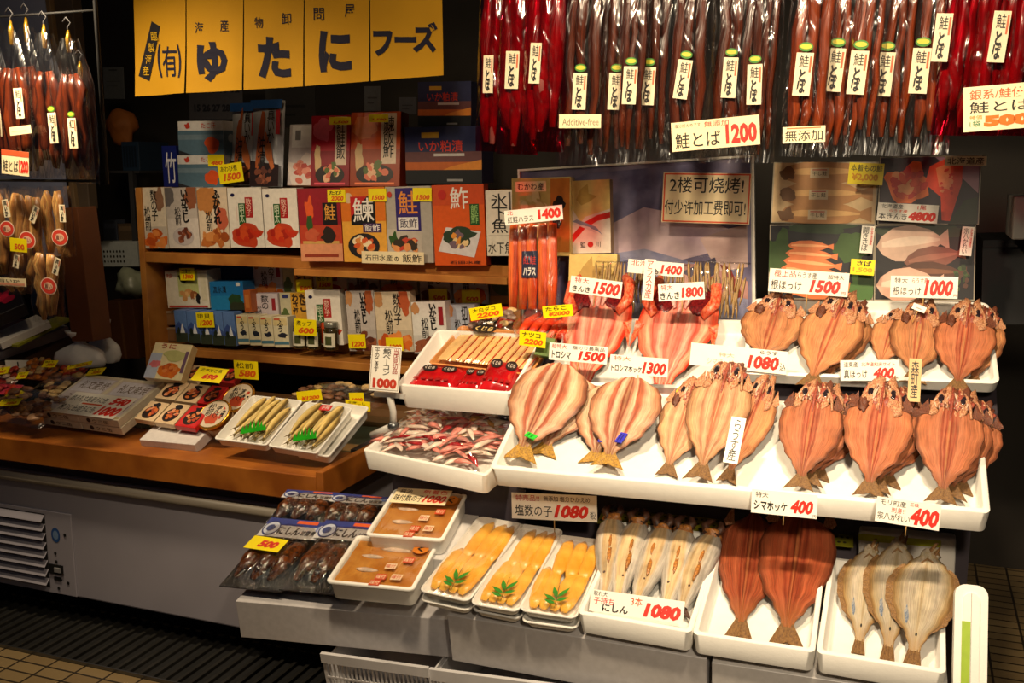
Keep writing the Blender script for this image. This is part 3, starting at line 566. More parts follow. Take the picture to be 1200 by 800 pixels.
for (x, y0, y1, l) in ((348, 377, 409, 'left of the three little jars'), (364, 377, 410, 'middle of the three little jars'), (384, 378, 411, 'right-hand one, apart from the two little jars')):
    P = lean_at(x, y1, T1 - .04); a = P.ab(x - 8, y1)[0]; b_ = P.ab(x + 8, y1)[0]; r = (b_ - a) / 2; hgt = P.ab(x, y0)[1]
    M = Matrix.Translation(P.O + P.n * -r) @ Matrix.Rotation(-YAW, 4, 'Z'); o = thing('glass_jar', 'small jar of dark relish, ' + l, 'jar', M, 'little jars on the bottom shelf')
    MB().lathe([(r * .9, 0), (r, .004), (r, hgt * .72), (r * .8, hgt * .8)], mat('dark_relish', (60, 50, 26), .1, .3, 60, coat=.5)).build('jar_body', o); MB().lathe([(r * .86, hgt * .8), (r * .9, hgt * .82), (r * .9, hgt * .98), (r * .8, hgt)], mat('jar_lid', (150, 150, 140), .3, metal=.6)).build('jar_lid', o)
    lb = MB(); lb.grid(lambda u, v: (r * 1.01 * math.sin((u - .5) * 2), -r * 1.01 * math.cos((u - .5) * 2), hgt * (.12 + .5 * v)), 10, 1, ink((228, 222, 200))); lb.grid(lambda u, v: (r * 1.02 * math.sin((u - .4) * .9), -r * 1.02 * math.cos((u - .4) * .9), hgt * (.2 + .3 * v)), 8, 1, ink((70, 76, 40)))
    lb.build('jar_label', o)
# yellow price tags on the shelf goods
def ytag(label, x0, y0, x1, y1, t, txt='¥1500', top='', yaw=0, lean=0, dy=0, name='price_tag', stick=0, c=(226, 92, 16)):
    it = [ht(txt, .18, .12, .9, .5, c, b=.05, sh=.2)]
    if top: it.append(ht(top, .1, .58, .8, .9, (70, 50, 10)))
    return card(label, [(x0, y1), (x1, y1 + dy), (x0, y0)], lean_at(x0, y1, t, lean, yaw), it, YEL, name, 'price tag', None, stick)
ytag('yellow price tag stuck on the red salmon box', 384, 222, 405, 237, TF - .004, '2000', 'たび')
ytag('yellow price tag stuck on the orange-yellow bowl box', 432, 221, 453, 236, TF - .004, '1500')
ytag('yellow price tag stuck on the grey and purple box', 484, 220, 506, 236, TF - .004, '1500')
ytag('yellow price tag hung between crab box and squid pouch', 258, 193, 286, 216, TT - .02, '1500', 'あわび煮', dy=-4)
ytag('yellow price tag stuck on the lower crab box', 244, 181, 263, 195, TT - .004, '480')
ytag('pale orange price tag on top of the red gift box', 386, 137, 411, 146, TT - .028, '1,500')
ytag('pale orange price tag on top of the orange gift box', 432, 134, 455, 143, TT - .034, '1,500')
ytag('yellow price tag on the white onion box', 211.5, 314, 228.5, 328.5, T1 + .01, '1300', '生')
ytag('yellow price tag across the mountain boxes', 231, 366, 251.5, 383.5, T1 - .03, '1200', '甲貝')
ytag('yellow price tag on the jars', 345, 373, 371, 392, T1 - .06, '600', '煮ップ', dy=2)
ytag('yellow price tag on the rear wasabi box', 348, 327.5, 366, 342.5, T2 - .06, '500')
ytag('yellow price tag on the rear red-strip box', 371, 323, 390, 338, T2 - .02, '1500', '数の子')
ytag('yellow price tag at the foot of the grey-mauve box', 409, 391.5, 429, 408, T1 - .03, '1200')
ytag('yellow price tag at the foot of the cream and orange box', 453, 395.5, 473, 411, T1 - .03, '1200')
ytag('yellow price tag on the whitish rear box', 503, 338, 524.5, 354, T2 - .02, '500')
ytag('yellow price tag on the bluish rear box', 541.5, 339.5, 563, 355.5, T2 - .02, '500')

# papers on the wall behind
carton('dark calendar sheet with rows of dates behind the yellow banner', [(222, 140), (285, 140), (222, 95)], upright(3.9), .004, (74, 72, 76), [ht('8 9 10 11 12', .1, .68, .95, .86, (20, 20, 30), b=.05), ht('15 26 27 28 29', .1, .2, .95, .4, (20, 20, 30), b=.05)], 'calendar', 'calendar')
for (l, x0, y0, x1, y1, c) in (('dim grey paper strip hanging left of the sunset boxes', 427, 101, 446, 130, (104, 104, 108)), ('small dim paper just above the thin pale green box', 467, 114, 488, 134, (96, 96, 104)), ('dim grey sheet on the back wall behind the squid pouches', 312, 102, 370, 150, (64, 62, 60))):
    panel(l, x0, y0, x1, y1, 3.8, c, [('r', .2, .5, .8, .56, tuple(int(q * .7) for q in c)), ('r', .2, .3, .6, .35, tuple(int(q * .7) for q in c))], 'wall_paper_note', 'notice')

# yellow shop banner
BT = 2.9
PB = upright(BT); rod = thing('shop_banner', 'yellow cloth shop banner with black lettering hung above the shelf', 'banner', STALL @ Matrix.Translation((-2.2, BT, 1.9)))
YC = mat('banner_cloth', (206, 152, 6), .8, .04, 5, .15, 300)
tops = [(157, 2), (218, 1), (285, 1), (356, -1), (433, -2), (518, -3)]; bots = [(157, 113), (218, 109), (285, 105.5), (356, 101), (433, 95), (519, 88)]
inv = rod.matrix_world.inverted()
def cloth_t(x, y): return BT - .007 * math.sin(x * 24) * max(0, min(1, (2.02 - y) * 3)) - .004 * noise.noise((x * 5, y * 4, 1))
for i in range(5):
    a = PB.ab(tops[i][0] + (1.0 if i else 0), tops[i][1] - 9); b_ = PB.ab(tops[i + 1][0], tops[i + 1][1] - 9); c = PB.ab(bots[i][0] + 1.2, bots[i][1]); d = PB.ab(bots[i + 1][0] - (1 if i < 4 else 0), bots[i + 1][1])
    def fn(u, v, a=a, b_=b_, c=c, d=d, i=i):
        x = (c[0] * (1 - u) + d[0] * u) * (1 - v) + (a[0] * (1 - u) + b_[0] * u) * v; y = (c[1] * (1 - u) + d[1] * u) * (1 - v) + (a[1] * (1 - u) + b_[1] * u) * v
        return inv @ stv(x, cloth_t(x, y), y)
    MB().grid(fn, 16, 14, YC).build('cloth_panel', rod)
lt = MB()
def bann(t, x0, y0, x1, y1, col=(16, 14, 44), bold=.04, v=False, sh=0):
    vs, fs = text_geo(t, bold, sh, v); P0 = PB.ab(x0, y1); P1 = PB.ab(x1, y1); P2 = PB.ab(x0, y0)
    Q = [(P0[0] + (P1[0] - P0[0]) * x, P0[1] + (P1[1] - P0[1]) * x + (P2[1] - P0[1]) * y) for x, y in vs]; lt.add([inv @ stv(x, cloth_t(x, y) - .0016, y) for x, y in Q], fs, ink(col, .8))
for (t, x0, y0, x1, y1) in (('有', 191, 54, 209, 90), ('(', 185, 52, 190, 91), (')', 209.5, 52, 214, 91), ('ゆ', 232, 49, 267, 96), ('た', 304, 43, 341, 92), ('に', 375, 36, 412, 85), ('フ', 438, 36, 461, 66), ('ー', 463, 43, 488, 50), ('ズ', 484, 26, 513, 62)): bann(t, x0, y0, x1, y1, bold=.05)
for (t, x0, y0, x1, y1) in (('海', 229, 26, 239, 39), ('産', 258, 23, 268, 37), ('物', 299, 20, 309, 33), ('卸', 331, 15, 342, 29), ('問', 368, 9, 380, 24), ('屋', 404, 5, 416, 20)): bann(t, x0, y0, x1, y1, bold=.03)
q = [PB.ab(*p) for p in ((162, 89), (174, 95), (188, 31), (178, 25))]; lt.add([inv @ stv(x, cloth_t(x, y) - .0016, y) for x, y in q], [(0, 1, 2, 3)], ink((20, 16, 26), .8))
lt.build('black_lettering', rod)
lt = MB()
for k, ch in enumerate('臨製海産'): bann(ch, 178.5 - k * 3.6, 37 + k * 13.5, 186 - k * 3.6, 48 + k * 13.5, (214, 168, 10), .02)
for v_ in lt.v: v_ += inv.to_3x3() @ (V * -.006)
lt.build('yellow_strip_lettering', rod)
x0 = PB.ab(150, 0)[0]; x1 = PB.ab(524, 0)[0]; zt = PB.ab(300, -11)[1]; b = MB(); b.tube([(x0, BT, zt + .03), (x1, BT, zt + .03)], .010, WOODD, 10); b.build('hanging_rod', rod, inv @ STALL)

# ------------------------------------------------------------------ goods on the left counter
def lying(label, px, pl, thick, base, items, name='carton', cat='food box', group=None, frontitems=None, off=0):
    """a box lying on a surface: its top face seen in the rectangle px, going down by thick"""
    M, w, h = pl.rect(*px, off); o = MB().box(0, 0, -thick, w, h, 0, ink(base, .35)).build(name, None, M, .0012, 1); tag(o, label, cat, group)
    if items: t = MB(); art(t, items, w, h); t.build('printed_top', o)
    if frontitems: t = MB(); t.T = Matrix.Translation((0, 0, -thick)) @ Matrix.Rotation(math.radians(90), 4, 'X'); art(t, frontitems, w, thick); t.build('printed_side', o)
    return o
def bulge(w, h, z, e=4, seed=0, amp=.004, rim=.0):
    def fn(a, b):
        k = (1 - abs(2 * a - 1) ** e) * (1 - abs(2 * b - 1) ** e); return (a * w, b * h, rim + z * k + amp * noise.noise((a * 5 + seed, b * 5, seed)) * min(1, 4 * k))
    return fn
def pouch(label, px, pl, thick, content, name='food_pouch', cat='food pouch', group=None, seed=1, n=14, size=.016, film_m=None, backing=None, kid='contents', off=0, cols2=None):
    """see-through bag lying on a plane with loose pieces inside"""
    M, w, h = pl.rect(*px, off); o = thing(name, label, cat, M, group); r = random.Random(seed)
    if backing: MB().box(.004, .004, .0005, w - .004, h - .004, .0022, backing).build('backing_card', o)
    b = MB()
    for k in range(n):
        x, y = w * (.1 + .8 * r.random()), h * (.1 + .8 * r.random()); s = size * (.7 + .6 * r.random())
        edge = min(x, w - x, y, h - y); zz = min(thick * .75, edge * .8) * r.random() * .7
        b.blob((x, y, .004 + s * .3 + zz), (s, s * (.5 + .5 * r.random()), s * .35), content[k % len(content)], 8, 6, .6, k + seed * 7)
    b.build(kid, o)
    f = film_m or FILMB; MB().grid(bulge(w, h, thick, 4, seed, .004, .001), 14, 14, f).build('clear_bag', o)
    return o, w, h
PA = slope_at(45, 480, 2.60, 20)
def uni(name): return [('r', .06, .08, .94, .92, (214, 202, 204)), ('r', .1, .55, .9, .9, (226, 222, 232))] + [ht('礼文産焼', .2, .62, .9, .84, (110, 90, 70)), ht('うに缶詰', .2, .2, .9, .5, (120, 96, 70)), ('r', .02, .02, .98, .06, (196, 176, 130))]
sidep = [('e', .25, .5, .05, .3, (60, 50, 46)), ht('ウニ缶', .35, .25, .75, .75, (90, 76, 60))]
A, B, C, D = (44.6, 480), (91, 486.3), (73 + 30, 438), (146, 441.5)
MA, wa, da = PA.rect(A, (138, 492.5), (103, 438)); hb = .029
for row in (0, 1):
    for col_ in (0, 1):
        M = MA @ Matrix.Translation((col_ * wa / 2 + .001 + row * .002, 0 + row * .001, -row * (hb + .001)))
        o = MB().box(0, 0, -hb, wa / 2 - .002, da, 0, ink((224, 214, 190), .35)).build('carton', None, M, .0015, 1)
        tag(o, 'flat cream carton of canned sea urchin, %s %s of the four stacked on the counter' % (('upper', 'lower')[row], ('left', 'right')[col_]), 'food box', 'stacked sea urchin cartons')
        if not row: t = MB(); art(t, uni(''), wa / 2 - .002, da); t.build('printed_top', o)
        t = MB(); t.T = Matrix.Translation((0, -.0002, -hb)) @ Matrix.Rotation(math.radians(90), 4, 'X'); art(t, sidep, wa / 2 - .002, hb); t.build('printed_side', o)
card('white card with two handwritten prices lying on the sea urchin cartons', [(59, 482), (132, 491), (76, 457)], Plane(PA.O + PA.n * .003, PA.ex, PA.ey), [ht('焼き礼文島産うに缶', .04, .6, .62, .86, b=.05), ht('540', .68, .58, .96, .92, REDM, b=.06, sh=.2), ht('焼うに缶詰うに缶', .04, .14, .6, .42, b=.05), ht('1000', .64, .08, .98, .5, REDM, b=.06, sh=.2), ('r', .3, .48, .62, .54, ORG)])
carton('tall cream carton with a map and orange picture leaning behind the sea urchin cartons', [(168, 442), (212, 446), (187, 401)], lean_at(168, 442, 2.74, 35, 6), .035, (240, 226, 180),
    [('r', 0, 0, .3, .7, (186, 196, 220)), ('k', .2, .4, .14, .1, (220, 120, 130), 5), ('k', .6, .24, .28, .2, (226, 120, 30), 3), food(.62, .24, .24, .18, OR3, 16, 4), ('k', .65, .66, .3, .14, (196, 196, 130), 8), ht('うに', .2, .84, .6, .97, (190, 90, 60)), ('r', .9, .2, .98, .8, (120, 90, 120))], side=[('r', 0, 0, 1, 1, (206, 180, 130))])
PB2 = slope_at(158, 493, 2.60, 28)
def cup(i, label, px, rimc):
    lying('shallow cup pack picturing roe, ' + label, px, PB2, .02, rimc, [('r', .06, .05, .94, .95, (222, 190, 150) if rimc[1] > 60 else (200, 40, 40)), ('e', .5, .42, .36, .34, (40, 24, 22)), food(.5, .46, .32, .3, [(206, 110, 50), (226, 150, 110), (176, 70, 40)], 16, i), ('k', .55, .82, .2, .1, (30, 26, 34), i)], 'cup_pack', 'food pack', 'cup packs on the counter')
CP = [('front row, beside the sea urchin cartons', [(157, 490), (179, 493.5), (169, 468)], (226, 200, 160)), ('front row, in the middle', [(180.5, 494), (203, 497.5), (193, 470)], (226, 200, 160)), ('front row, with a bright red rim', [(204.5, 498), (228, 501.5), (212, 472)], (206, 30, 34)),
      ('second row, left one', [(181, 465.5), (204, 468.5), (193, 445)], (226, 200, 160)), ('second row, middle one', [(205.5, 469), (229, 472), (216, 448)], (226, 200, 160)), ('second row, with a red rim beside the round jars', [(230.5, 471.5), (250, 474), (240, 450)], (206, 40, 40)),
      ('back row, in front of the leaning cream carton', [(211, 444), (230, 446), (222, 427)], (226, 200, 160)), ('back row, between the two yellow tags', [(255, 447), (274, 449), (266, 431)], (190, 50, 50))]
for i, c in enumerate(CP): cup(i, *c)
lying('white lidded foam base under the cup packs', [(163, 515), (228, 521), (172, 497)], slope_at(163, 515, 2.56, 20), .035, (214, 208, 206), None, 'foam_box', 'box')
card('wide yellow price card lying over the cup packs', [(223, 445), (257, 449), (236, 429)], slope_at(223, 446, 2.66, 35), [ht('690', .3, .15, .8, .55, REDM, b=.06, sh=.2), ht('北海たこ煮', .1, .66, .85, .9, (60, 44, 10))], YEL, 'price_card')
ytag('upright yellow price tag behind the round jars', 275, 422, 303, 443, 2.78, '580', '松前', dy=2)
for i, (x, y, r, l) in enumerate(((251, 486, .056, 'front one, next to the smelt tray'), (279, 466, .056, 'rear one, below the upright yellow tag'))):
    P = slope_at(x, y, 2.66 + i * .09, 40, -6); o = thing('round_tub', 'clear round tub with gold rimmed lid, ' + l, 'tub', P.M(P.O), 'gold rimmed tubs on the counter')
    MB().lathe([(r * .8, -.075), (r * .84, -.072), (r * .98, -.006)], mat('tub_contents', (176, 150, 116), .25, .2, 40, coat=.6)).build('tub_body', o)
    MB().lathe([(r * .96, -.008), (r * 1.06, -.010), (r * 1.07, .004), (r * .98, .006), (r * .96, .001)], mat('gold_rim', (222, 160, 50), .25, .1, 20, metal=.8), 32).build('gold_lid_rim', o)
    b = MB(); b.ell(0, 0, r * .95, r * .95, .0055, ink((214, 196, 170), .3), 28); b.ell(r * .1, -r * .35, r * .5, r * .35, .0058, ink((196, 80, 50), .3), 16, 0, .4, i)
    t = MB(); art(b, [('t', '松前', -.6 * r, -.2 * r, -.1 * r, .7 * r, BLK, dict(v=True, b=.05)), ('t', '漬け', -.02 * r, -.3 * r, .4 * r, .6 * r, BLK, dict(v=True, b=.04)), food(.5 * r, .1 * r, .35 * r, .5 * r, [(196, 70, 40), (230, 210, 180), (40, 30, 30)], 14, i)], 1, 1, .006); b.build('printed_lid', o)

# smelt in foam trays
def fish_tube(L, prof, squash, bend=0, z0=0, side=1):
    pts = [(bend * math.sin(math.pi * a) * side, a * L, z0) for a, r in prof]; return pts, [r for a, r in prof]
SMP = [(0, .005), (.06, .006), (.2, .0105), (.45, .0155), (.7, .0165), (.85, .014), (.94, .010), (1, .004)]
SMELT = flesh('smelt_skin', [(0, (196, 168, 96)), (.3, (226, 204, 140)), (.6, (214, 184, 110)), (.8, (120, 96, 50)), (1, (100, 84, 48))], .25, None, 4, .12, 20, .25, .05)
SMELTB = mat('smelt_back', (110, 92, 56), .3, .2, 60)
EYE = mat('fish_eye', (20, 18, 18), .15, .1, 30); EYEW = mat('fish_eye_ring', (196, 186, 160), .25, .1, 30)
def smelt_mesh(seed):
    L = .155; b = MB(); p, r = fish_tube(L, SMP, 1, .008 * (seed % 3 - 1)); b.tube(p, r, SMELT, 10, .8)
    body = b.build('body')
    t = MB(); t.add([(-.002, .004, 0), (.002, .004, 0), (.011, -.022, .001), (0, -.012, .001), (-.011, -.022, .001)], [(0, 1, 2, 3), (0, 3, 4)], SMELTB); tail = t.build('tail_fin')
    e = MB(); e.blob((.006, L * .93, .004), (.003, .003, .002), EYE, 8, 6); eye = e.build('eye')
    return body, tail, eye
def make_proto(parts):
    """remember meshes of a thing built once; the first objects are removed"""
    me = [(o.name.split('.')[0], o.data, [ (m.name, m.split_angle) for m in o.modifiers if m.type == 'EDGE_SPLIT']) for o in parts]
    for o in parts: bpy.data.objects.remove(o)
    return me
def place(proto, name, label, cat, M, group=None):
    root = thing(name, label, cat, M, group)
    for n, me, _ in proto:
        o = bpy.data.objects.new(n, me); COL.objects.link(o); o.parent = root
    return root
SMELTS = [make_proto(smelt_mesh(k)) for k in range(3)]
LEAFM = mat('plastic_leaf', (30, 150, 20), .8, .15, 30, spec=.1)
def leafcut(label, M, w, h):
    b = MB(); n = 7; pts = [(0, 0), (w, 0)]
    for k in range(n): pts += [(w - w * (k + .3) / n, h * (.7 + .7 * math.sin(3.1 * (k + .5) / n))), (w - w * (k + .85) / n, h * .35)]
    b.prism(pts, 0, .0006, LEAFM); tag(b.build('green_leaf_divider', None, M), label, 'garnish')
def smelt_tray(label, px, pl, seed, n, which, leaf=True, off=0, h=.032, fishes=True):
    o, w, d = tray(label, px, pl, h, .006, .004, .012, .008, None, 'foam_tray', 'tray', 'foam trays of smelt', .004, off)
    if not fishes: return o
    M = o.matrix_world; r = random.Random(seed); L = .155
    for k in range(n):
        row = k // ((n + 1) // 2); q = k % ((n + 1) // 2); m = (n + 1) // 2
        x = w * .13 + (w * .70) * (q + .5) / m + .004 * r.random(); y = d * (.10 + .12 * row) + .01 * r.random()
        sc = (d * .82 - .0) / .175
        Mx = M @ Matrix.Translation((x, y + .02, -h + .016 + .011 * row)) @ Matrix.Rotation(math.radians(r.uniform(-5, 2) - 4 * row), 4, 'Z') @ Matrix.Scale(sc * (.9 + .08 * r.random()), 4)
        place(SMELTS[(k + seed) % 3], 'smelt', 'golden smelt %s %s' % (['at the left edge', 'second from the left', 'third from the left', 'fourth from the left', 'at the right edge'][min(4, q)] + (' of the top layer' if row else ' of the bottom layer'), which), 'fish', Mx, 'smelt in the foam trays')
    if leaf: leafcut('green plastic leaf tucked into the front ' + which, M @ Matrix.Translation((w * .42, d * .13, -h + .036)) @ Matrix.Rotation(math.radians(24), 4, 'Z') @ Matrix.Rotation(math.radians(18), 4, 'X'), w * .42, .034)
    return o
PS = slope_at(311, 522, 2.52, 25)
oC, wC, dC = tray('grey-white foam tray under the right end of the smelt trays', [(340, 527), (385, 535), (392, 470)], PS, .035, .006, .004, .012, .008, None, 'foam_tray', 'tray', 'foam trays of smelt', .004, -.016)
smelt_tray('left foam tray of golden smelt with a green plastic leaf', [(250, 513.5), (312, 521.5), (303, 463)], PS, 2, 9, 'in the left foam tray')
smelt_tray('right foam tray of golden smelt with a green plastic leaf and red sticker', [(313, 522), (371, 531), (359, 470)], PS, 5, 8, 'in the right foam tray')
card('small red and white sticker lying across the smelt of the right tray', [(373, 480), (386, 481), (377, 474)], Plane(PS.O + PS.n * .014, PS.ex, PS.ey), [('b', .0015, (196, 40, 40)), ht('子持', .15, .2, .85, .8, (230, 220, 210))], ink((206, 50, 50)), 'small_sticker', 'sticker')
ytag('yellow price tag standing behind the left smelt tray', 349, 459, 378, 471, 2.78, '¥1200', '', dy=-3)
ytag('yellow price tag standing behind the right smelt tray', 405, 468, 434, 479, 2.78, '¥1200', '北海しし', dy=3)
ytag('dim yellow tag on the bag lying across the glass lid', 410, 460, 427, 472, 2.86, '1000', '')
PG = slope(FT + .3, CZ + .004, 0)
BEIGE = mat('dried_beige', (220, 184, 124), .5, .2, 60); BROWNM = mat('dried_brown', (136, 90, 58), .5, .25, 60); REDD = mat('dried_red', (178, 52, 30), .4, .2, 60); ORM = mat('dried_orange', (216, 124, 40), .4, .2, 60)
pouch('clear bag of brown dried fish lying on the glass lid behind the smelt trays', [(330, 470), (432, 484), (352, 446)], slope_at(330, 470, 2.86, 6), .03, [BROWNM, BEIGE], seed=4, n=24, size=.018)
# packs at the far left end of the counter
PL_ = slope_at(0, 480, 2.62, 15)
pouch('brown bag of dried shellfish at the far left counter edge', [(-30, 486), (46, 503), (-5, 448)], slope_at(0, 490, 2.52, 18), .035, [BROWNM, mat('dried_tan', (196, 150, 112), .5, .2, 50)], seed=9, n=40, size=.02)
pouch('beige bag of dried scallop between brown bag and sea urchin cartons', [(20, 470), (76, 474), (52, 440)], slope_at(20, 470, 2.72, 15), .035, [BEIGE, BROWNM], seed=3, n=34, size=.018)
pouch('orange pack of dried snack with a yellow tag, leaning behind the beige bag', [(17, 444), (58, 447), (48, 421)], slope_at(17, 446, 2.88, 35), .02, [ORM, BEIGE], seed=6, n=30, size=.016, backing=ORM)
pouch('red-orange pack of fish strips beside the orange snack pack', [(62, 446), (92, 447), (82, 428)], slope_at(62, 446, 2.88, 30), .016, [REDD, ORM], seed=7, n=24, size=.014, backing=REDD)
pouch('red pack at the far left above the brown bag', [(-20, 449), (16, 452), (-6, 430)], slope_at(0, 449, 2.84, 30), .018, [REDD, mat('pale_pack', (206, 176, 150), .4)], seed=8, n=16, size=.016, backing=REDD)
pouch('pink pack below the red pack at the far left', [(-22, 462), (16, 464), (-8, 449)], slope_at(0, 462, 2.76, 25), .016, [mat('pink_pack', (206, 60, 80), .4), REDD], seed=12, n=14, size=.016, backing=mat('pink_pack', (206, 60, 80), .4))
for (l, px, t, ti) in (('yellow price tag at the far left edge behind the red pack', [(-14, 441), (9, 437), (-12, 433)], 2.84, 40), ('yellow tag on the brown bag, lowest at the far left', [(-4, 476), (21, 474), (3, 468)], 2.50, 25), ('pale yellow tag lying on the beige bag of scallop', [(5, 465), (25, 464), (10, 458)], 2.62, 25), ('yellow tag standing between red pack and orange pack', [(18, 444), (30, 443), (23, 436)], 2.80, 40), ('long yellow tag on top of the red-orange pack', [(78, 433), (107, 427), (86, 427)], 2.83, 35), ('yellow tag on the orange snack pack', [(48, 430), (64, 430), (53, 422)], 2.84, 40), ('pale tag lying right of the red-orange pack', [(100, 440), (119, 438), (108, 432)], 2.8, 20)):
    card(l, px, slope_at(px[0][0], px[0][1], t, ti), [ht('380', .3, .15, .85, .55, (206, 110, 20), b=.05, sh=.2), ht('ほたて', .1, .62, .7, .9, (80, 60, 10))], YEL, 'price_tag', 'price tag')
# wrapped goods, trays and boxes in the left corner behind the counter
def lump(label, x0, y0, x1, y1, t, m, name, cat, seed, dep=.06, wob=.35):
    P = lean_at(x0, y1, t); M, w, h = P.rect((x0, y1), (x1, y1), (x0, y0)); b = MB(); b.blob((w / 2, h / 2, 0), (w / 2, h / 2, dep), m, 18, 14, wob, seed); return tag(b.build(name, None, M), label, cat)
WP = mat('white_plastic_bag', (222, 222, 226), .4, .08, 12, .9, 18)
def gathered(label, x, y0, y1, wpx, t, seed):
    """plastic bag with its neck tied up"""
    P = lean_at(x, y1, t); a = P.ab(x - wpx / 2, y1)[0]; r = -a; h = P.ab(x, y0)[1]; b = MB()
    prof = [(.2, 0), (.9, .02), (1, .18), (.9, .38), (.5, .55), (.2, .66), (.24, .74), (.5, .92), (.56, 1), (.1, 1)]
    def fn(u, v):
        k = v * (len(prof) - 1); i = min(int(k), len(prof) - 2); q = k - i; rr = prof[i][0] * (1 - q) + prof[i + 1][0] * q; zz = prof[i][1] * (1 - q) + prof[i + 1][1] * q
        th = u * 6.2832; w = 1 + .14 * math.sin(th * 5 + seed + v * 4) * (.4 + v); return (r * rr * w * math.cos(th), r * .6 * rr * w * math.sin(th), h * zz)
    b.grid(fn, 26, 18, WP, True); tag(b.build('plastic_bag', None, Matrix.Translation(P.O) @ Matrix.Rotation(-YAW, 4, 'Z')), label, 'bag')
gathered('white plastic bag with a tied neck in the left corner behind the packs', 96, 388, 428, 52, 2.98, 1)
gathered('second white plastic bag with a tall neck nearer the wooden shelf', 121, 374, 424, 36, 3.16, 4)
P = slope(3.0, .76, 14); b = MB(); M_, w_, h_ = slope_at(-60, 428, 2.95, 12).rect((-60, 428), (90, 418), (-60, 396)); tag(MB().box(0, 0, -.05, w_, h_, 0, WOODD).build('dark_plank', None, M_), 'dark brown plank slanting behind the left counter packs', 'plank')
for (l, px, t, ti, c, th) in (('red lidded flat box on the pile in the left corner', [(-10, 398), (30, 374), (-10, 376)], 2.98, 20, (130, 24, 26), .03), ('white flat box beside the red box on the corner pile', [(0, 402), (58, 376), (16, 380)], 2.96, 20, (206, 200, 196), .03), ('yellow-green edged white tray under the corner pile', [(20, 404), (84, 372), (30, 388)], 3.0, 14, (150, 150, 40), .012), ('long white foam box at the bottom of the corner pile', [(-20, 420), (80, 382), (-10, 398)], 2.97, 14, (196, 192, 196), .05)):
    lying(l, px, slope_at(px[0][0], px[0][1], t, ti), th, c, None, 'flat_box', 'box')
card('white card with a black mark standing behind the far left packs', [(7, 431), (38, 431), (7, 422)], lean_at(7, 431, 2.98), [('r', .45, .2, .5, .8, BLK)], CARD, 'paper_label', 'label')
lying('black and magenta printed box in the left corner below the hanging squid', [(-30, 381), (28, 356), (-20, 343)], slope_at(-30, 378, 2.9, 30), .05, (24, 20, 24), [('m', .5, .5, .42, .4, [(190, 30, 60), (150, 20, 50)], 18, 4)], 'printed_box', 'box')

# ------------------------------------------------------------------ fish display: stand, trays
PM = slope(2.15, .85, 25); PUL = slope(2.47, .985, 28); PUR = slope(2.5, 1.062, 28); PLW = slope(2.0, .585, 15)
ds = thing('display_stand', 'dark stepped stand carrying the sloping fish trays', 'display stand', STALL @ Matrix.Translation((-.5, 2.3, 0)))
def dl(b, name): return b.build(name, ds, Matrix.Translation((.5, -2.3, 0)))
CL = mat('stand_cloth', (62, 54, 62), .6, .1, 8)
def wedge(b, s0, s1, pts, m):
    n = len(pts); b.add([(s0, t, z) for t, z in pts] + [(s1, t, z) for t, z in pts], [tuple(range(n)), tuple(range(n, 2 * n))[::-1]] + [(k, n + k, n + (k + 1) % n, (k + 1) % n) for k in range(n)], m)
b = MB(); wedge(b, -.86, .18, [(2.46, 0), (2.46, .88), (2.88, 1.06), (2.88, 0)], CL); dl(b, 'stand_body')
b = MB(); wedge(b, -1.27, -.861, [(2.64, 0), (2.64, .93), (2.88, 1.02), (2.88, 0)], CL); dl(b, 'side_stand')
b = MB(); wedge(b, -1.25, -.87, [(2.36, .725), (2.63, .776), (2.63, .4), (2.36, .4)], CL); dl(b, 'lower_ledge')
b = MB(); wedge(b, -.86, .17, [(2.27, .834), (2.44, .910), (2.44, .88), (2.27, .820)], CL); dl(b, 'sloping_shelf')
b = MB(); wedge(b, -.36, .22, [(2.53, .985), (2.88, 1.17), (2.88, 1.1), (2.53, .93)], CL); dl(b, 'upper_shelf')

tray('wide white foam tray holding the split fish in the middle row', [(573, 548), (1161, 601), (606, 450)], PM, .058, .014, .010, .014, .004)
tray('white foam tray holding the two red kinki fish in the upper row', [(640, 449), (868, 456), (664, 372)], PUL, .045, .012, .008, .014, .004)
tray('white foam tray holding the dried fish in the upper right row', [(868, 437), (1172, 449), (890, 349)], PUR, .032, .012, .008, .020, .004)
PBC = slope_at(467, 461, 2.32, 22); PMT = slope_at(425, 527, 2.28, 11)
tray('white foam tray of whale bacon packs, upper one at the left of the display', [(464, 451), (600, 461), (524, 386)], PBC, .075, .010, .03, .014, .006)
tray('white foam box holding the bag of pink seafood, left of the split fish', [(424, 527), (569, 557), (489, 474)], PMT, .055, .012, .012, .012, .004)

# ------------------------------------------------------------------ split dried fish
F_STRIPS = [(0, (196, 150, 110)), (.05, (150, 62, 40)), (.13, (206, 132, 96)), (.24, (226, 182, 140)), (.34, (176, 74, 48)), (.42, (222, 160, 122)), (.62, (230, 190, 150)), (.82, (196, 134, 92)), (1, (120, 64, 40))]
FL_PALE = flesh('pale_split_flesh', [(0, (160, 108, 76)), (0.05, (126, 56, 38)), (0.12, (178, 122, 92)), (0.25, (206, 172, 142)), (0.34, (150, 74, 50)), (0.42, (166, 92, 64)), (0.52, (200, 158, 126)), (0.66, (206, 170, 138)), (0.86, (180, 124, 90)), (1, (112, 60, 38))], along=(130, 86, 46), namt=.13, nscale=4)
FL_RED = flesh('reddish_split_flesh', [(0, (176, 118, 78)), (0.05, (166, 88, 60)), (0.09, (132, 54, 40)), (0.15, (172, 100, 72)), (0.21, (146, 70, 50)), (0.3, (180, 112, 80)), (0.62, (172, 102, 70)), (0.86, (178, 108, 72)), (1, (100, 50, 30))], along=(120, 70, 40), namt=.09, nscale=4)
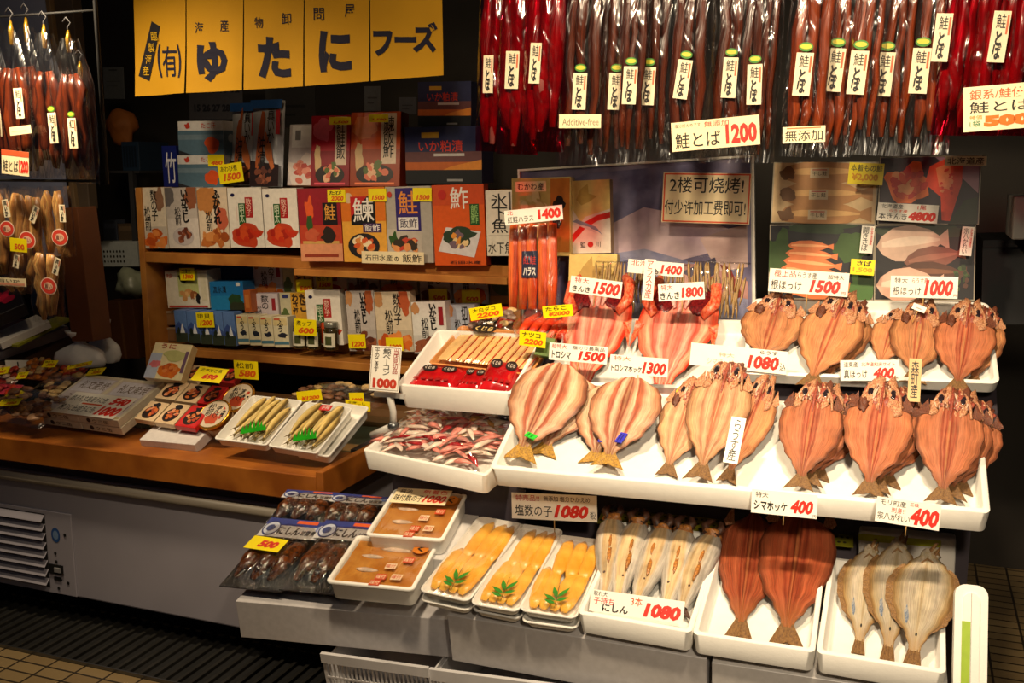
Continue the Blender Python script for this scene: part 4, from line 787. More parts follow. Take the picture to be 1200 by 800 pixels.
FL_TAN = flesh('tan_split_flesh', [(0, (186, 134, 88)), (0.05, (176, 100, 70)), (0.1, (150, 74, 52)), (0.17, (186, 126, 88)), (0.5, (184, 120, 80)), (0.8, (190, 130, 86)), (1, (108, 60, 34))], along=(150, 92, 56), namt=.09, nscale=4)
FL_CREAM = flesh('cream_split_flesh', [(0, (190, 142, 106)), (0.05, (166, 96, 68)), (0.11, (186, 130, 98)), (0.3, (204, 164, 128)), (0.46, (176, 120, 90)), (0.6, (202, 160, 122)), (0.82, (192, 146, 106)), (1, (126, 78, 48))], along=(140, 98, 60), namt=.12, nscale=4)
FL_KIN = flesh('kinki_flesh', [(0, (222, 146, 124)), (0.15, (214, 112, 96)), (0.35, (228, 170, 148)), (0.55, (206, 80, 66)), (0.7, (230, 168, 138)), (0.88, (220, 104, 76)), (1, (200, 50, 30))], .22, None, 4, .2, 30, .5, .2)
SKIN = mat('dried_fish_skin', (116, 76, 48), .45, .25, 40, .3, 200, col2=(70, 46, 34))
FIN = mat('tail_fin_brown', (132, 96, 52), .5, .2, 50, .4, 150, col2=(92, 62, 34)); FINY = mat('tail_fin_yellow', (186, 140, 44), .5, .2, 50, .4, 150, col2=(126, 90, 34))
BONE = mat('head_bone', (206, 156, 116), .35, .3, 60, .5, 120, col2=(150, 84, 56), sss=.1); BONEW = mat('head_bone_pale', (222, 190, 166), .3, .2, 60, .3, 120); HEADR = mat('head_red', (170, 84, 66), .3, .3, 60, .4, 120, col2=(116, 54, 42)); HEADD = mat('head_dark', (120, 66, 44), .4, .3, 60, .4, 120, col2=(74, 40, 30)); GLOSSE = mat('eye_gloss', (44, 34, 40), .08, .2, 40, coat=.6)
HW = {'hokke': [(0, .07), (.05, .075), (.15, .17), (.3, .33), (.5, .45), (.68, .5), (.82, .48), (.92, .42), (1, .30)],
      'trout': [(0, .08), (.05, .09), (.15, .20), (.3, .36), (.5, .47), (.65, .5), (.8, .47), (.92, .40), (1, .27)],
      'long': [(0, .07), (.05, .09), (.15, .20), (.3, .36), (.5, .47), (.7, .5), (.82, .47), (.92, .38), (1, .16)],
      'kinki': [(0, .10), (.08, .13), (.2, .24), (.4, .40), (.6, .49), (.78, .5), (.9, .46), (1, .40)]}
def prof(p, v):
    for (a, r), (c, q) in zip(p, p[1:]):
        if v <= c: k = (v - a) / (c - a); k = k * k * (3 - 2 * k); return r + (q - r) * k
    return p[-1][1]
def split_fish(kind, fl_, seed, head, finm=FIN, dome=.045):
    """opened fish of length 1 (tail 0, shoulder 1) and width 1: returns its parts' objects"""
    p = HW[kind]; parts = []
    def top(u, v):
        x = 2 * u - 1; w = prof(p, v) * (1 + .05 * noise.noise((v * 6, (x > 0) * 5 + seed, 0)))
        e = abs(x); z = dome * (1 - e ** 2.4) + .012 + .010 * math.exp(-(x / .06) ** 2) - .012 * math.exp(-((e - .16) / .07) ** 2) + .012 * noise.noise((x * 3, v * 4, seed)) + .008 * math.exp(-((e - .42) / .06) ** 2)
        z *= min(1, .35 + 3 * v); z += .03 * (e ** 3) * noise.noise((v * 5, (x > 0) * 9, seed + 4))
        return (x * w, v - .07 * x * x * max(0, (v - .8) / .2) + .02 * noise.noise((x * 5, seed, 2)) * max(0, (v - .8) / .2), max(.003, z))
    b = MB(); b.grid(top, 28, 34, fl_)
    def under(u, v): q = top(u, v); return (q[0] * 1.015, q[1], max(0, q[2] - .022 - .01 * (1 - abs(2 * u - 1))))
    b.grid(under, 28, 34, SKIN, flip=True)
    # closing rim
    n = 34; rim = [top(0, k / n) for k in range(n + 1)] + [top(k / 28, 1) for k in range(1, 29)] + [top(1, 1 - k / n) for k in range(1, n + 1)]
    rim2 = [under(0, k / n) for k in range(n + 1)] + [under(k / 28, 1) for k in range(1, 29)] + [under(1, 1 - k / n) for k in range(1, n + 1)]
    m = len(rim); b.add(rim + rim2, [(k, k + 1, m + k + 1, m + k) for k in range(m - 1)], SKIN, True)
    parts.append(b.build('body'))
    t = MB(); r = random.Random(seed)
    def tail(u, v):
        x = 2 * u - 1; sp = .075 + .16 * v; L = -.19 * v * (.78 + .22 * abs(x)); return (x * sp + .03 * v * math.sin(seed), .03 + L, .018 + .01 * math.cos(x * 9) * v)
    t.grid(tail, 12, 6, finm); t.grid(lambda u, v: (lambda q: (q[0], q[1], q[2] - .010))(tail(u, v)), 12, 6, finm, flip=True); parts.append(t.build('tail_fin'))
    if kind in ('hokke', 'long'):
        for sx in (-1, 1):
            f = MB()
            def pf(u, v, sx=sx): return (sx * (.30 + .13 * u + .05 * v), .88 - .02 * u + .19 * v * (1 - .75 * u), .035 + .03 * v * noise.noise((u * 3, v * 3, seed + sx)))
            f.grid(pf, 5, 5, HEADD if fl_ is FL_RED else BONE); f.grid(lambda u, v: (lambda q: (q[0], q[1], q[2] - .008))(pf(u, v)), 5, 5, SKIN, flip=True)
            parts.append(f.build('pectoral_fin'))
    if head:
        h = MB(); e = MB()
        for sx in (-1, 1):
            for k in range(13):
                y = .90 + .33 * r.random(); wd = .27 * math.sin(min(1, (1.27 - y) / .30) * 1.5); x = sx * (.03 + wd * r.random()); q = .035 + .05 * r.random()
                h.blob((x, y, .03 + .03 * r.random()), (q, q * (.8 + .8 * r.random()), q * .6), (BONE, BONE, HEADD, HEADR)[k % 4], 10, 8, .9, seed + 7 * k + sx)
            for k in range(7):
                x0 = sx * (.02 + .2 * r.random()); h.tube([(x0, .90 + .08 * r.random(), .06), (x0 + sx * .05 * r.random(), 1.02, .085), (x0 * .8, 1.10 + .06 * r.random(), .075), (x0 * .45, 1.20, .05)], [.008, .015, .012, .006], (BONE, BONEW)[k % 2], 6)
            cx, cy = sx * (.150 + .02 * r.random()), 1.03 + .03 * r.random()
            e.blob((cx, cy, .088), (.048, .060, .022), GLOSSE, 12, 8, .3, seed)
            h.tube([(cx + .062 * math.cos(a_) * 1.0, cy + .075 * math.sin(a_), .082 + .008 * math.sin(a_ * 3)) for a_ in [k * .6 + r.random() for k in range(8)]], .014, BONE, 6)
            h.tube([(sx * .30, .86, .045), (sx * .27, 1.0, .075), (sx * .20, 1.12, .075), (sx * .08, 1.23, .05)], [.02, .024, .02, .01], BONE, 6)
        h.tube([(0, .80, .062), (0, .95, .080), (.005, 1.1, .075), (0, 1.24, .045)], [.012, .024, .03, .015], HEADR, 8)
        parts += [h.build('split_head'), e.build('eyes')]
    return parts
PROT = {}
def split_proto(kind, fl_, head, finm=FIN):
    key = (kind, fl_.name, head)
    if key not in PROT: PROT[key] = [make_proto(split_fish(kind, fl_, 3.7 + 5 * k, head, finm)) for k in range(2)]
    return PROT[key]
nfish = [0]
RISE = {}
def put_fish(protos, label, pl, tail, top_, wpx, off=0.0, group=None, name='split_fish', full=1.0, tilt=0, roll=0):
    """tail and top: picture points of the tail root and the far end; wpx: width across the widest part; full: body share of that length"""
    a, c = pl.point(*tail, off), pl.point(*top_, off + RISE.get(id(pl), .05)); L = (c - a).length * full; pl = Plane(a, pl.ex - (c - a).normalized() * (pl.ex @ (c - a).normalized()), c - a); mid = ((tail[0] + top_[0]) / 2, (tail[1] + top_[1]) / 2)
    w = (pl.point(mid[0] + wpx / 2, mid[1], off) - pl.point(mid[0] - wpx / 2, mid[1], off)).length
    M = pl.M(a) @ Matrix.Rotation(math.radians(roll), 4, 'Y') @ Matrix.Rotation(math.radians(tilt), 4, 'X') @ Matrix.Diagonal((w, L, max(w * .9, L * .6), 1))
    nfish[0] += 1; return place(protos[nfish[0] % len(protos)], name, label, 'fish', M, group)
HED = .82
RISE[id(PM)] = .060; RISE[id(PUR)] = .040; RISE[id(PUL)] = .058; RISE[id(PLW)] = .055
OF = -.046                                   # tray floor below the rim plane
pale = split_proto('trout', FL_PALE, False, FINY); cream = split_proto('hokke', FL_CREAM, True); red = split_proto('hokke', FL_RED, True); tan = split_proto('hokke', FL_TAN, True); FL_DEEP = flesh('deep_red_flesh', [(0, (160, 92, 56)), (0.05, (112, 46, 28)), (0.13, (152, 74, 46)), (0.22, (118, 48, 30)), (0.36, (156, 80, 50)), (0.6, (140, 66, 40)), (0.8, (154, 80, 50)), (1, (76, 34, 20))], .28, (150, 96, 50), namt=.1, nscale=4); lng = split_proto('long', FL_DEEP, False); kin = split_proto('kinki', FL_KIN, False, mat('kinki_tail', (214, 70, 40), .4, .2, 40))
GM = 'split fish in the wide middle tray'
put_fish(pale, 'large pale striped split fish with a small green tag, leftmost in the wide tray', PM, (614, 524), (658, 428), 90, OF + .034, GM)
put_fish(pale, 'dark-edged split fish peeping out under the green-tagged one', PM, (640, 522), (672, 440), 80, OF + .010, GM)
put_fish(pale, 'pale split fish with two blue tags, top one beside the green-tagged fish', PM, (714, 533), (743, 444), 84, OF + .034, GM)
put_fish(pale, 'pale split fish sticking out on the left under the blue-tagged one', PM, (698, 531), (716, 452), 72, OF + .010, GM)
put_fish(cream, 'cream split fish with a yellow tag at its head, left of the tall middle fish', PM, (784, 545), (815, 448), 58, OF + .012, GM, full=HED)
put_fish(cream, 'tall cream split fish with its head up, topmost in the centre of the wide tray', PM, (823, 546), (856, 424), 75, OF + .040, GM, full=HED)
put_fish(tan, 'brownish split fish under the tall cream one, behind the vertical white label', PM, (856, 551), (900, 444), 52, OF + .016, GM, full=HED)
trip = [('left stack of three', (939, 559), (958, 450), 76), ('middle stack of three', (1019, 566), (1036, 449), 82), ('right-end stack of three', (1105, 574), (1117, 458), 82)]
for nm, tl, hd, w in trip:
    put_fish(red, 'reddish split fish, head up, bottom one of the ' + nm, PM, (tl[0] + 22, tl[1] - 8), (hd[0] + 27, hd[1] + 12), w * .92, OF + .008, GM, full=HED, roll=8)
    put_fish(red, 'reddish split fish, head up, middle one of the ' + nm, PM, (tl[0] + 10, tl[1] - 4), (hd[0] + 13, hd[1] + 6), w * .96, OF + .028, GM, full=HED, roll=4)
    put_fish(red, 'reddish split fish, head up, top one of the ' + nm, PM, tl, hd, w, OF + .050, GM, full=HED)
OR_ = -.022
GR = 'dried fish in the upper right tray'
put_fish(tan, 'tan split fish at the left end of the upper right tray', PUR, (893, 422), (914, 351), 76, OR_ + .012, GR, full=.86)
put_fish(tan, 'tan split fish lying lower, under the one above the small price card', PUR, (972, 438), (1000, 354), 66, OR_ + .002, GR, full=HED)
put_fish(tan, 'tan split fish on top, second from the left in the upper right tray', PUR, (953, 441), (990, 347), 76, OR_ + .028, GR, full=HED)
put_fish(tan, 'orange-tan fish lying lowest under the small paper note', PUR, (1032, 426), (1052, 370), 48, OR_ + .002, GR, full=.9)
put_fish(tan, 'orange-tan split fish in the middle of three at the right of the upper tray', PUR, (1070, 438), (1082, 355), 70, OR_ + .020, GR, full=HED)
put_fish(tan, 'dark-edged split fish at the far right under its neighbour', PUR, (1142, 443), (1154, 362), 58, OR_ + .002, GR, full=HED)
put_fish(red, 'reddish-tan split fish at the far right of the upper tray, on top', PUR, (1123, 447), (1136, 357), 74, OR_ + .024, GR, full=HED)
# red rockfish in the upper left tray
OK = -.035
HOL = mat('gill_hollow', (120, 24, 26), .2, .3, 40, .4, 80, col2=(70, 14, 18)); GILL = mat('gill_pink', (236, 170, 160), .2, .2, 40, .4, 80); KRED = mat('kinki_skin_red', (216, 60, 34), .25, .25, 30, .3, 120, col2=(236, 130, 90))
def rockfish(label, tail, top_, wpx, sd):
    o = put_fish(kin, label, PUL, tail, top_, wpx, OK + .012, 'opened red rockfish', 'red_rockfish')
    h = MB()
    for sx in (-1, 1):
        h.blob((sx * .22, .92, .05), (.15, .17, .045), HOL, 14, 10, .3, sd + sx)
        h.tube([(sx * .30, .72, .06), (sx * .43, .86, .09), (sx * .42, 1.02, .10), (sx * .32, 1.13, .08)], [.05, .075, .08, .05], KRED, 10)
        h.tube([(sx * .06, .80, .07), (sx * .12, .94, .11), (sx * .20, 1.06, .09)], [.02, .05, .02], GILL, 8, .6)
    h.tube([(0, .70, .06), (.01, .86, .10), (0, 1.02, .08)], [.02, .035, .02], GILL, 8)
    h.build('opened_head', o)
    for sx in (-1, 1): f = MB(); f.grid(lambda u, v: (sx * (.40 + .12 * v), .62 - .3 * u * v + .05 * v, .03 + .02 * math.sin(u * 12)), 12, 4, KRED); f.grid(lambda u, v: (sx * (.40 + .12 * v), .62 - .3 * u * v + .05 * v, .022 + .02 * math.sin(u * 12)), 12, 4, KRED); f.build('side_fin', o)
    return o
rockfish('opened pink-red rockfish, left one of the two in the upper tray', (684, 448), (705, 342), 82, 1)
rockfish('opened pink-red rockfish, right one of the two, with pale gills', (776, 452), (802, 345), 94, 6)

# small coloured clips and tags on the fish
def clip(label, px, off, c, pl=PM):
    M, w, h = Plane(pl.O + pl.n * off, pl.ex, pl.ey).rect(*px); b = MB(); b.box(0, 0, -.002, w, h, .001, ink(c)); b.box(w * .2, h * .15, .001, w * .35, h * .85, .0014, ink(tuple(int(x * .6) for x in c))); b.box(w * .55, h * .15, .001, w * .7, h * .85, .0014, ink(tuple(int(x * .6) for x in c)))
    tag(b.build('plastic_tag', None, M), label, 'tag')
clip('small bright green plastic tag on the leftmost striped fish', [(614, 510), (625, 515), (613, 503)], .016, (40, 200, 50)); clip('small blue plastic tag on the front of the second striped fish', [(720, 517), (728, 519), (722, 505)], .014, (50, 50, 190)); clip('small blue plastic tag peeping out at the left of the second striped fish', [(700, 517), (705, 518), (702, 505)], .001, (50, 50, 180))
clip('small yellow plastic tag at the head of the cream fish', [(792, 459), (807, 462), (793, 452)], .012, (232, 206, 30)); clip('small yellow plastic tag on the tall cream fish', [(834, 441), (849, 433), (833, 437)], .03, (232, 206, 30))

# ------------------------------------------------------------------ whale bacon, seafood bag, roe
BAC = mat('bacon_fat', (246, 200, 136), .25, .1, 30, .15, 90, coat=.3); BACR = mat('bacon_rind', (206, 60, 30), .3, .2, 30)
PB3 = Plane(PBC.O + PBC.n * -.030, PBC.ex, PBC.ey)
M, w, h = PB3.rect((503, 432), (622, 446), (524, 386)); o = thing('bacon_tray_pack', 'orange tray pack of sliced whale bacon lying in the upper foam tray', 'food pack', M)
tm = tray_mesh(w, h, .02, .006, .004, .012, .004, mat('orange_tray', (222, 150, 84), .4, .05, 20), .003).build('pack_tray', o, Matrix.Translation((0, 0, .02)))
for k in range(11):
    b = MB(); x = w * (.06 + .077 * k)
    b.grid(lambda u, v, x=x, k=k: (x + w * .115 * u + .03 * w * v - .012 * w * math.cos(v * 3.1) * 0, h * (.10 + .78 * v - .05 * u * (v > .9)), .019 + .003 * u + .004 * math.sin(v * 3)), 4, 8, BAC); b.tube([(x + w * .113 + .03 * w * q / 7 + .006 * math.sin(q / 7 * 3.1), h * (.10 + .76 * q / 7), .0222 + .004 * math.sin(q / 7 * 3)) for q in range(8)], .0014, BACR, 6); b.build('bacon_slice', o)
MB().grid(bulge(w, h, .018, 6, 4, .002, .021), 12, 10, FILMT).build('wrap_film', o)
b = MB(); b.ell(w * .33, h * .8, w * .12, h * .11, .042, ink((40, 30, 26)), 20); b.text('くじら', w * .24, h * .74, w * .42, h * .86, .0424, ink((220, 190, 120)), .04); b.build('oval_label', o)
def redpack(label, px, off, th, tilt=0, yaw=0):
    P = Plane(PBC.O + PBC.n * off, PBC.ex, PBC.ey); M, w, h = P.rect(*px); M = M @ Matrix.Rotation(math.radians(tilt), 4, 'Y'); o = thing('red_food_pack', label, 'food pack', M, 'red packs in the upper foam tray')
    rm = mat('red_pack_film', (190, 22, 28), .16, .2, 20, .3, 50, coat=.4)
    def fn(u, v):
        k = (1 - abs(2 * u - 1) ** 6) * (1 - abs(2 * v - 1) ** 6); return (u * w, v * h, th * k + .003 * noise.noise((u * 5, v * 5, th * 90)))
    MB().grid(fn, 14, 10, rm).grid(lambda u, v: (u * w, v * h, 0), 1, 1, rm, flip=True).build('pack_body', o)
    b = MB(); z = th + .003
    for cx in (.3, .72): b.ell(w * cx, h * .7, w * .16, h * .16, z, ink((40, 26, 26)), 16); b.text('くじら', w * (cx - .11), h * .63, w * (cx + .11), h * .77, z + .0004, ink((206, 190, 176)), .04)
    for k in range(5): b.flat([(w * (.1 + .16 * k), h * .12), (w * (.2 + .16 * k), h * .12), (w * (.2 + .16 * k), h * .22), (w * (.1 + .16 * k), h * .22)], z - .001, ink((150, 20, 24)))
    b.build('pack_print', o); return o
redpack('flat red pack at the left front of the bacon tray', [(478, 452), (532, 457), (494, 430)], -.026, .018)
redpack('red pack in the middle, tucked under the tilted one', [(533, 456), (562, 459), (545, 434)], -.026, .016)
o = redpack('tilted red pack showing pale meat at its end, right front of the bacon tray', [(558, 457), (600, 458), (560, 424)], -.012, .028, 12)
card('upright white card on a clip stand pricing the whale bacon at one thousand', [(432, 457), (467, 460), (446, 405)], lean_at(432, 457, 2.32, 12, -4), [('b', .0012, (120, 90, 70), .03), vt('鯨ベーコン', .40, .36, .66, .95, b=.05), vt('当店見切品', .74, .4, .92, .95, (170, 40, 26)), vt('干のこます', .12, .42, .28, .95, (60, 50, 44)), ht('1000', .12, .07, .92, .29, (196, 60, 36), b=.06)], SIGNW, 'price_sign', 'price sign')
P = lean_at(455, 505, 2.33); b = MB(); q1 = P.ab(455, 461); q0 = P.ab(459, 500); b.box(q1[0] - .045, q1[1] - .012, -.012, q1[0] + .045, q1[1], -.004, mat('clear_acrylic', (200, 196, 190), .1, .05, 9)); b.tube([(q1[0], q1[1] - .01, -.008), (q0[0], q0[1] + .04, -.010), (q0[0], q0[1], -.01)], .009, mat('clear_acrylic', (200, 196, 190), .1), 10); b.blob((q0[0], q0[1], -.01), (.016, .014, .016), STEEL)
q2 = P.ab(432, 512); b.tube([(q0[0], q0[1], -.01), (q2[0], q2[1], -.02)], .010, mat('clear_acrylic', (200, 196, 190), .1), 10); tag(b.build('card_stand', None, P.M(P.O)), 'pale plastic clip stand under the whale bacon price card', 'card stand')
PNK = mat('seafood_pink', (240, 150, 136), .2, .25, 40, .2, 80, sss=.2); CRM = mat('seafood_cream', (248, 224, 206), .2, .2, 40, .2, 80, sss=.2); CRS = mat('seafood_crimson', (176, 34, 40), .18, .25, 40, .2, 80); YLW = mat('seafood_yellow', (206, 150, 60), .2, .2, 40)
Pm = Plane(PMT.O + PMT.n * -.028, PMT.ex, PMT.ey); M, w, h = Pm.rect((431, 527), (562, 555), (494, 481)); sf = thing('seafood_bag', 'clear bag of pink and cream seafood strips in the white foam box', 'food bag', M)
r = random.Random(5); groups = {'pink_strips': (PNK, 60), 'cream_strips': (CRM, 84), 'crimson_pieces': (CRS, 22), 'yellow_bits': (YLW, 6)}
for nm, (mm, n) in groups.items():
    b = MB()
    for k in range(n):
        x, y = w * (.08 + .84 * r.random()), h * (.05 + .9 * r.random()); a = r.uniform(-.9, 1.6) ; L = .036 * (.5 + r.random()); zz = .010 + .034 * r.random() * min(1, 6 * min(x / w, 1 - x / w, y / h, 1 - y / h))
        c, s_ = math.cos(a), math.sin(a); b.tube([(x - L * c, y - L * s_, zz), (x - L * c * .3, y - L * s_ * .3 + .006 * r.uniform(-1, 1), zz + .006), (x + L * c * .4, y + L * s_ * .4, zz + .005), (x + L * c, y + L * s_, zz)], [.003, .009 * (.5 + r.random()), .008, .002], mm, 7, .5)
    q = b.build(nm, sf); q['kind'] = 'stuff'
MB().grid(bulge(w, h, .064, 6, 3, .008, .002), 22, 16, FILMT).build('clear_bag', sf)
P = Plane(PMT.O + PMT.n * .03, PMT.ex, PMT.ey); M2 = M @ Matrix.Translation((0, h * .95, .03)) @ Matrix.Rotation(math.radians(40), 4, 'X'); MB().grid(lambda u, v: (w * (u * 1.1 - .05), .09 * v, .012 * noise.noise((u * 7, v * 3, 2)) + .004 * math.sin(u * 40)), 28, 6, FILMB).build('loose_bag_end', sf, sf.matrix_world.inverted() @ M2)
# clear tub of red roe behind the bacon
Pr = slope_at(600, 386, 2.62, 18); M, w, h = Pr.rect((598, 388), (664, 395), (618, 358)); tb = thing('roe_tub', 'clear plastic tub of orange-red roe sacs behind the bacon tray', 'tub', M)
tray_mesh(w, h, .05, .003, .003, .012, .004, film('tub_plastic', (.93, .93, .93), .10, .1, .1, 9, .4), .004).build('clear_tub', tb, Matrix.Translation((0, 0, .01)))
ROE = mat('roe_red', (226, 76, 30), .25, .25, 40, .3, 200, col2=(206, 50, 24), sss=.15)
for k in range(5): b = MB(); b.tube([(w * (.1 + .18 * k), h * .08, -.014), (w * (.12 + .18 * k), h * .5, -.008), (w * (.13 + .18 * k), h * .9, -.016)], [.008, .016, .009], ROE, 10, .7); b.build('roe_sac', tb)
MB().grid(bulge(w, h, .006, 6, 4, .002, .011), 8, 8, FILMT).build('clear_lid', tb)
pouch('clear bag of small striped dried fish between bacon tray and roe tub', [(548, 390), (602, 392), (560, 362)], slope_at(548, 390, 2.66, 40), .02, [mat('grey_dried', (150, 120, 104), .4, .3, 60), BEIGE, REDD], seed=21, n=26, size=.014)
ytag('yellow price card over the bag of striped dried fish', 552, 361, 590, 376, 2.62, '2200', '大白ダコ', dy=-6)
ytag('yellow price card at the right end of the bacon tray', 608, 386, 639, 404, 2.48, '2200', 'ナツコ', dy=4)
ytag('yellow price card on the roe tub', 637, 359, 672, 373, 2.60, '¥2000', 'たらこ', dy=-3)
b = MB(); P = slope_at(628, 408, 2.5, 60); M, w, h = P.rect((626, 415), (645, 418), (632, 394)); b.box(0, 0, -.02, w, h, 0, mat('green_pack', (96, 120, 60), .3, .2, 30)); tag(b.build('green_packet', None, M), 'small green packet squeezed between the bacon tray and the first rockfish', 'packet')
# small green leaf-like tag and dim packs done; salmon belly pack, map cartons, smelt cards
M, w, h = lean_at(595, 362, 2.76, 10).rect((597, 366), (654, 366), (597, 256)); sb = thing('salmon_belly_pack', 'tall clear pack of orange salmon belly strips standing before the map carton', 'food pack', M)
SAL = flesh('salmon_strip', [(0, (226, 96, 40)), (.3, (232, 120, 60)), (.6, (206, 80, 34)), (1, (186, 60, 26))], .3, None, 6, .2, 40, .4, .2)
for k in range(5): b = MB(); x = w * (.1 + .2 * k); b.tube([(x, h * .03, .012), (x + .003 * (k % 2), h * .35, .012), (x - .003 * (k % 3), h * .7, .012), (x, h * .93, .012)], [w * .085, w * .108, w * .108, w * .08], SAL, 12, .55); b.build('belly_strip', sb)
b = MB(); b.flat([(w * .3, h * .36), (w * .62, h * .36), (w * .62, h * .64), (w * .3, h * .64)], .0235, ink((24, 26, 60))); b.text('紅鮭', w * .33, h * .5, w * .59, h * .59, .0238, ink((206, 50, 40)), .05); b.text('ハラス', w * .33, h * .38, w * .59, h * .47, .0238, ink((226, 222, 216)), .05); b.build('dark_label', sb)
MB().grid(bulge(w * 1.03, h, .026, 6, 8, .003, .001), 12, 18, FILMB).build('clear_bag', sb)
card('white card pricing the salmon belly at fourteen hundred', [(592, 264), (660, 257), (592, 247)], lean_at(592, 264, 2.70, 5), [ht('紅鮭ハラス', .05, .1, .5, .55), ht('1400', .58, .15, .97, .85, REDM, b=.06), ht('北', .05, .65, .15, .95, REDM)], CARD, 'price_card', 'price card')
carton('yellow and brown smelt carton behind the salmon belly pack', [(600, 300), (669, 300), (600, 209)], lean_at(600, 300, 2.86, 4), .04, (206, 176, 106), [('r', .66, .05, .98, .98, (186, 110, 40)), ('k', .8, .62, .1, .14, (30, 22, 22), 3), ('k', .78, .45, .07, .1, (30, 22, 22), 5), ('m', .3, .6, .3, .25, [(214, 186, 130), (196, 160, 96), (226, 200, 150)], 16, 3)])
card('small cream handwritten place card clipped to the yellow and brown carton', [(604, 225), (640, 224), (604, 213)], lean_at(604, 225, 2.80), [ht('むかわ産', .08, .15, .92, .85)], CREAM, 'name_card', 'name card')
def mapart(): return [('r', 0, .62, 1, 1, (226, 196, 120)), ('r', 0, 0, 1, .62, (226, 210, 196)), ('p', [(.1, .62), (1, .62), (1, .6), (.4, .5), (.3, .42)], (226, 196, 120)), ('p', [(0, .2), (.35, .42), (.7, .52), (1, .56), (1, .48), (.7, .44), (.4, .34), (.05, .12)], (206, 40, 30)),
    ('p', [(.1, .44), (.7, .30), (.82, .24), (.66, .36), (.2, .47)], (130, 140, 160)), ('p', [(.1, .42), (.72, .26), (.5, .36)], (206, 196, 190)), ('p', [(.3, .88), (.48, .95), (.5, .82), (.7, .78), (.5, .7), (.32, .66), (.2, .74)], (196, 160, 84)), ht('鹽', .28, .08, .4, .16), ('e', .52, .12, .07, .04, (196, 40, 30)), ht('川', .64, .08, .76, .16)]
carton('tall map carton with a red brush stroke and a small fish', [(667, 297), (716, 296), (669, 212)], lean_at(667, 297, 2.88, 3), .03, (222, 192, 120), mapart(), 'map_carton', 'food box', 'map cartons', side=[('r', 0, 0, 1, 1, (170, 130, 70))])
carton('lower map carton half hidden by a price card under the tall one', [(666, 345), (722, 345), (666, 298)], lean_at(666, 345, 2.83, 12), .03, (222, 192, 120), [('r', 0, 0, 1, 1, (226, 192, 112)), ('p', [(.3, .7), (.48, .95), (.5, .7), (.8, .6), (.5, .4), (.3, .35), (.2, .5)], (190, 150, 76))], 'map_carton', 'food box', 'map cartons')

# big salmon poster
Pp = lean_at(617, 392, 2.95, 4); M, w, h = Pp.rect((613, 392), (886, 392), (616, 198)); ps = thing('salmon_poster', 'large white-framed poster photo of silver salmon behind the upper trays', 'poster', M)
MB().box(0, 0, -.012, w, h, 0, mat('poster_edge', (200, 196, 192), .4)).build('backing_board', ps)
POS = lambda n, c, c2: mat('poster_' + n, c, .28, .2, 9, col2=c2, detail=6)
b = MB(); z = .0006
def pp(pts, m):
    global z
    z += .0002; b.flat([(x * w, y * h) for x, y in pts], z, m)
pp([(.012, .015), (.985, .015), (.985, .985), (.012, .985)], POS('ground', (92, 88, 124), (140, 130, 156)))
pp([(.05, .80), (.3, .95), (.75, .97), (.97, .75), (.97, .62), (.7, .50), (.3, .52)], POS('upper_fish', (150, 146, 182), (92, 88, 124)))
pp([(.36, .62), (.55, .74), (.80, .66), (.97, .55), (.80, .46), (.6, .40), (.42, .48)], POS('belly', (232, 206, 212), (186, 158, 176)))
pp([(.30, .46), (.55, .50), (.78, .40), (.97, .30), (.97, .05), (.30, .05)], POS('lower_fish', (116, 120, 160), (180, 176, 200)))
pp([(.33, .40), (.48, .44), (.62, .30), (.55, .18), (.33, .22)], POS('back', (84, 86, 126), (130, 130, 166)))
pp([(.62, .42), (.8, .40), (.97, .30), (.97, .2), (.72, .28)], POS('throat', (210, 166, 156), (170, 114, 114)))
pp([(.78, .55), (.9, .60), (.97, .62), (.97, .38), (.86, .36), (.82, .44)], POS('cheek', (230, 202, 196), (194, 160, 156)))
pp([(.70, .36), (.84, .44), (.86, .36), (.78, .3)], POS('eye_patch', (110, 104, 124), (54, 50, 70)))
pp([(.86, .40), (.90, .38), (.95, .22), (.92, .2)], POS('gill_red', (150, 60, 50), (110, 40, 40)))
b.ell(.775 * w, .375 * h, .012, .012, z + .0004, POS('eye', (30, 28, 40), (60, 60, 80)), 16)
b.build('printed_photo', ps)
b = MB()
for q in ((0, 0, w, .006), (0, h - .006, w, h), (0, .006, .006, h - .006), (w - .006, .006, w, h - .006)): b.box(q[0], q[1], 0, q[2], q[3], .006, SIGNW)
b.build('white_frame', ps)
card('white sign with two lines of handwritten Chinese and a red dotted border', [(775, 260), (878, 263), (779, 202)], lean_at(775, 260, 2.90, 3), [('b', .004, (222, 80, 40), .012), ht('2楼可烧烤!', .08, .60, .92, .92, b=.015), ht('付少许加工费即可!', .03, .16, .95, .46, b=.015)], mat('sign_cream', (240, 222, 180), .3, .03, 20), 'handwritten_sign', 'sign')

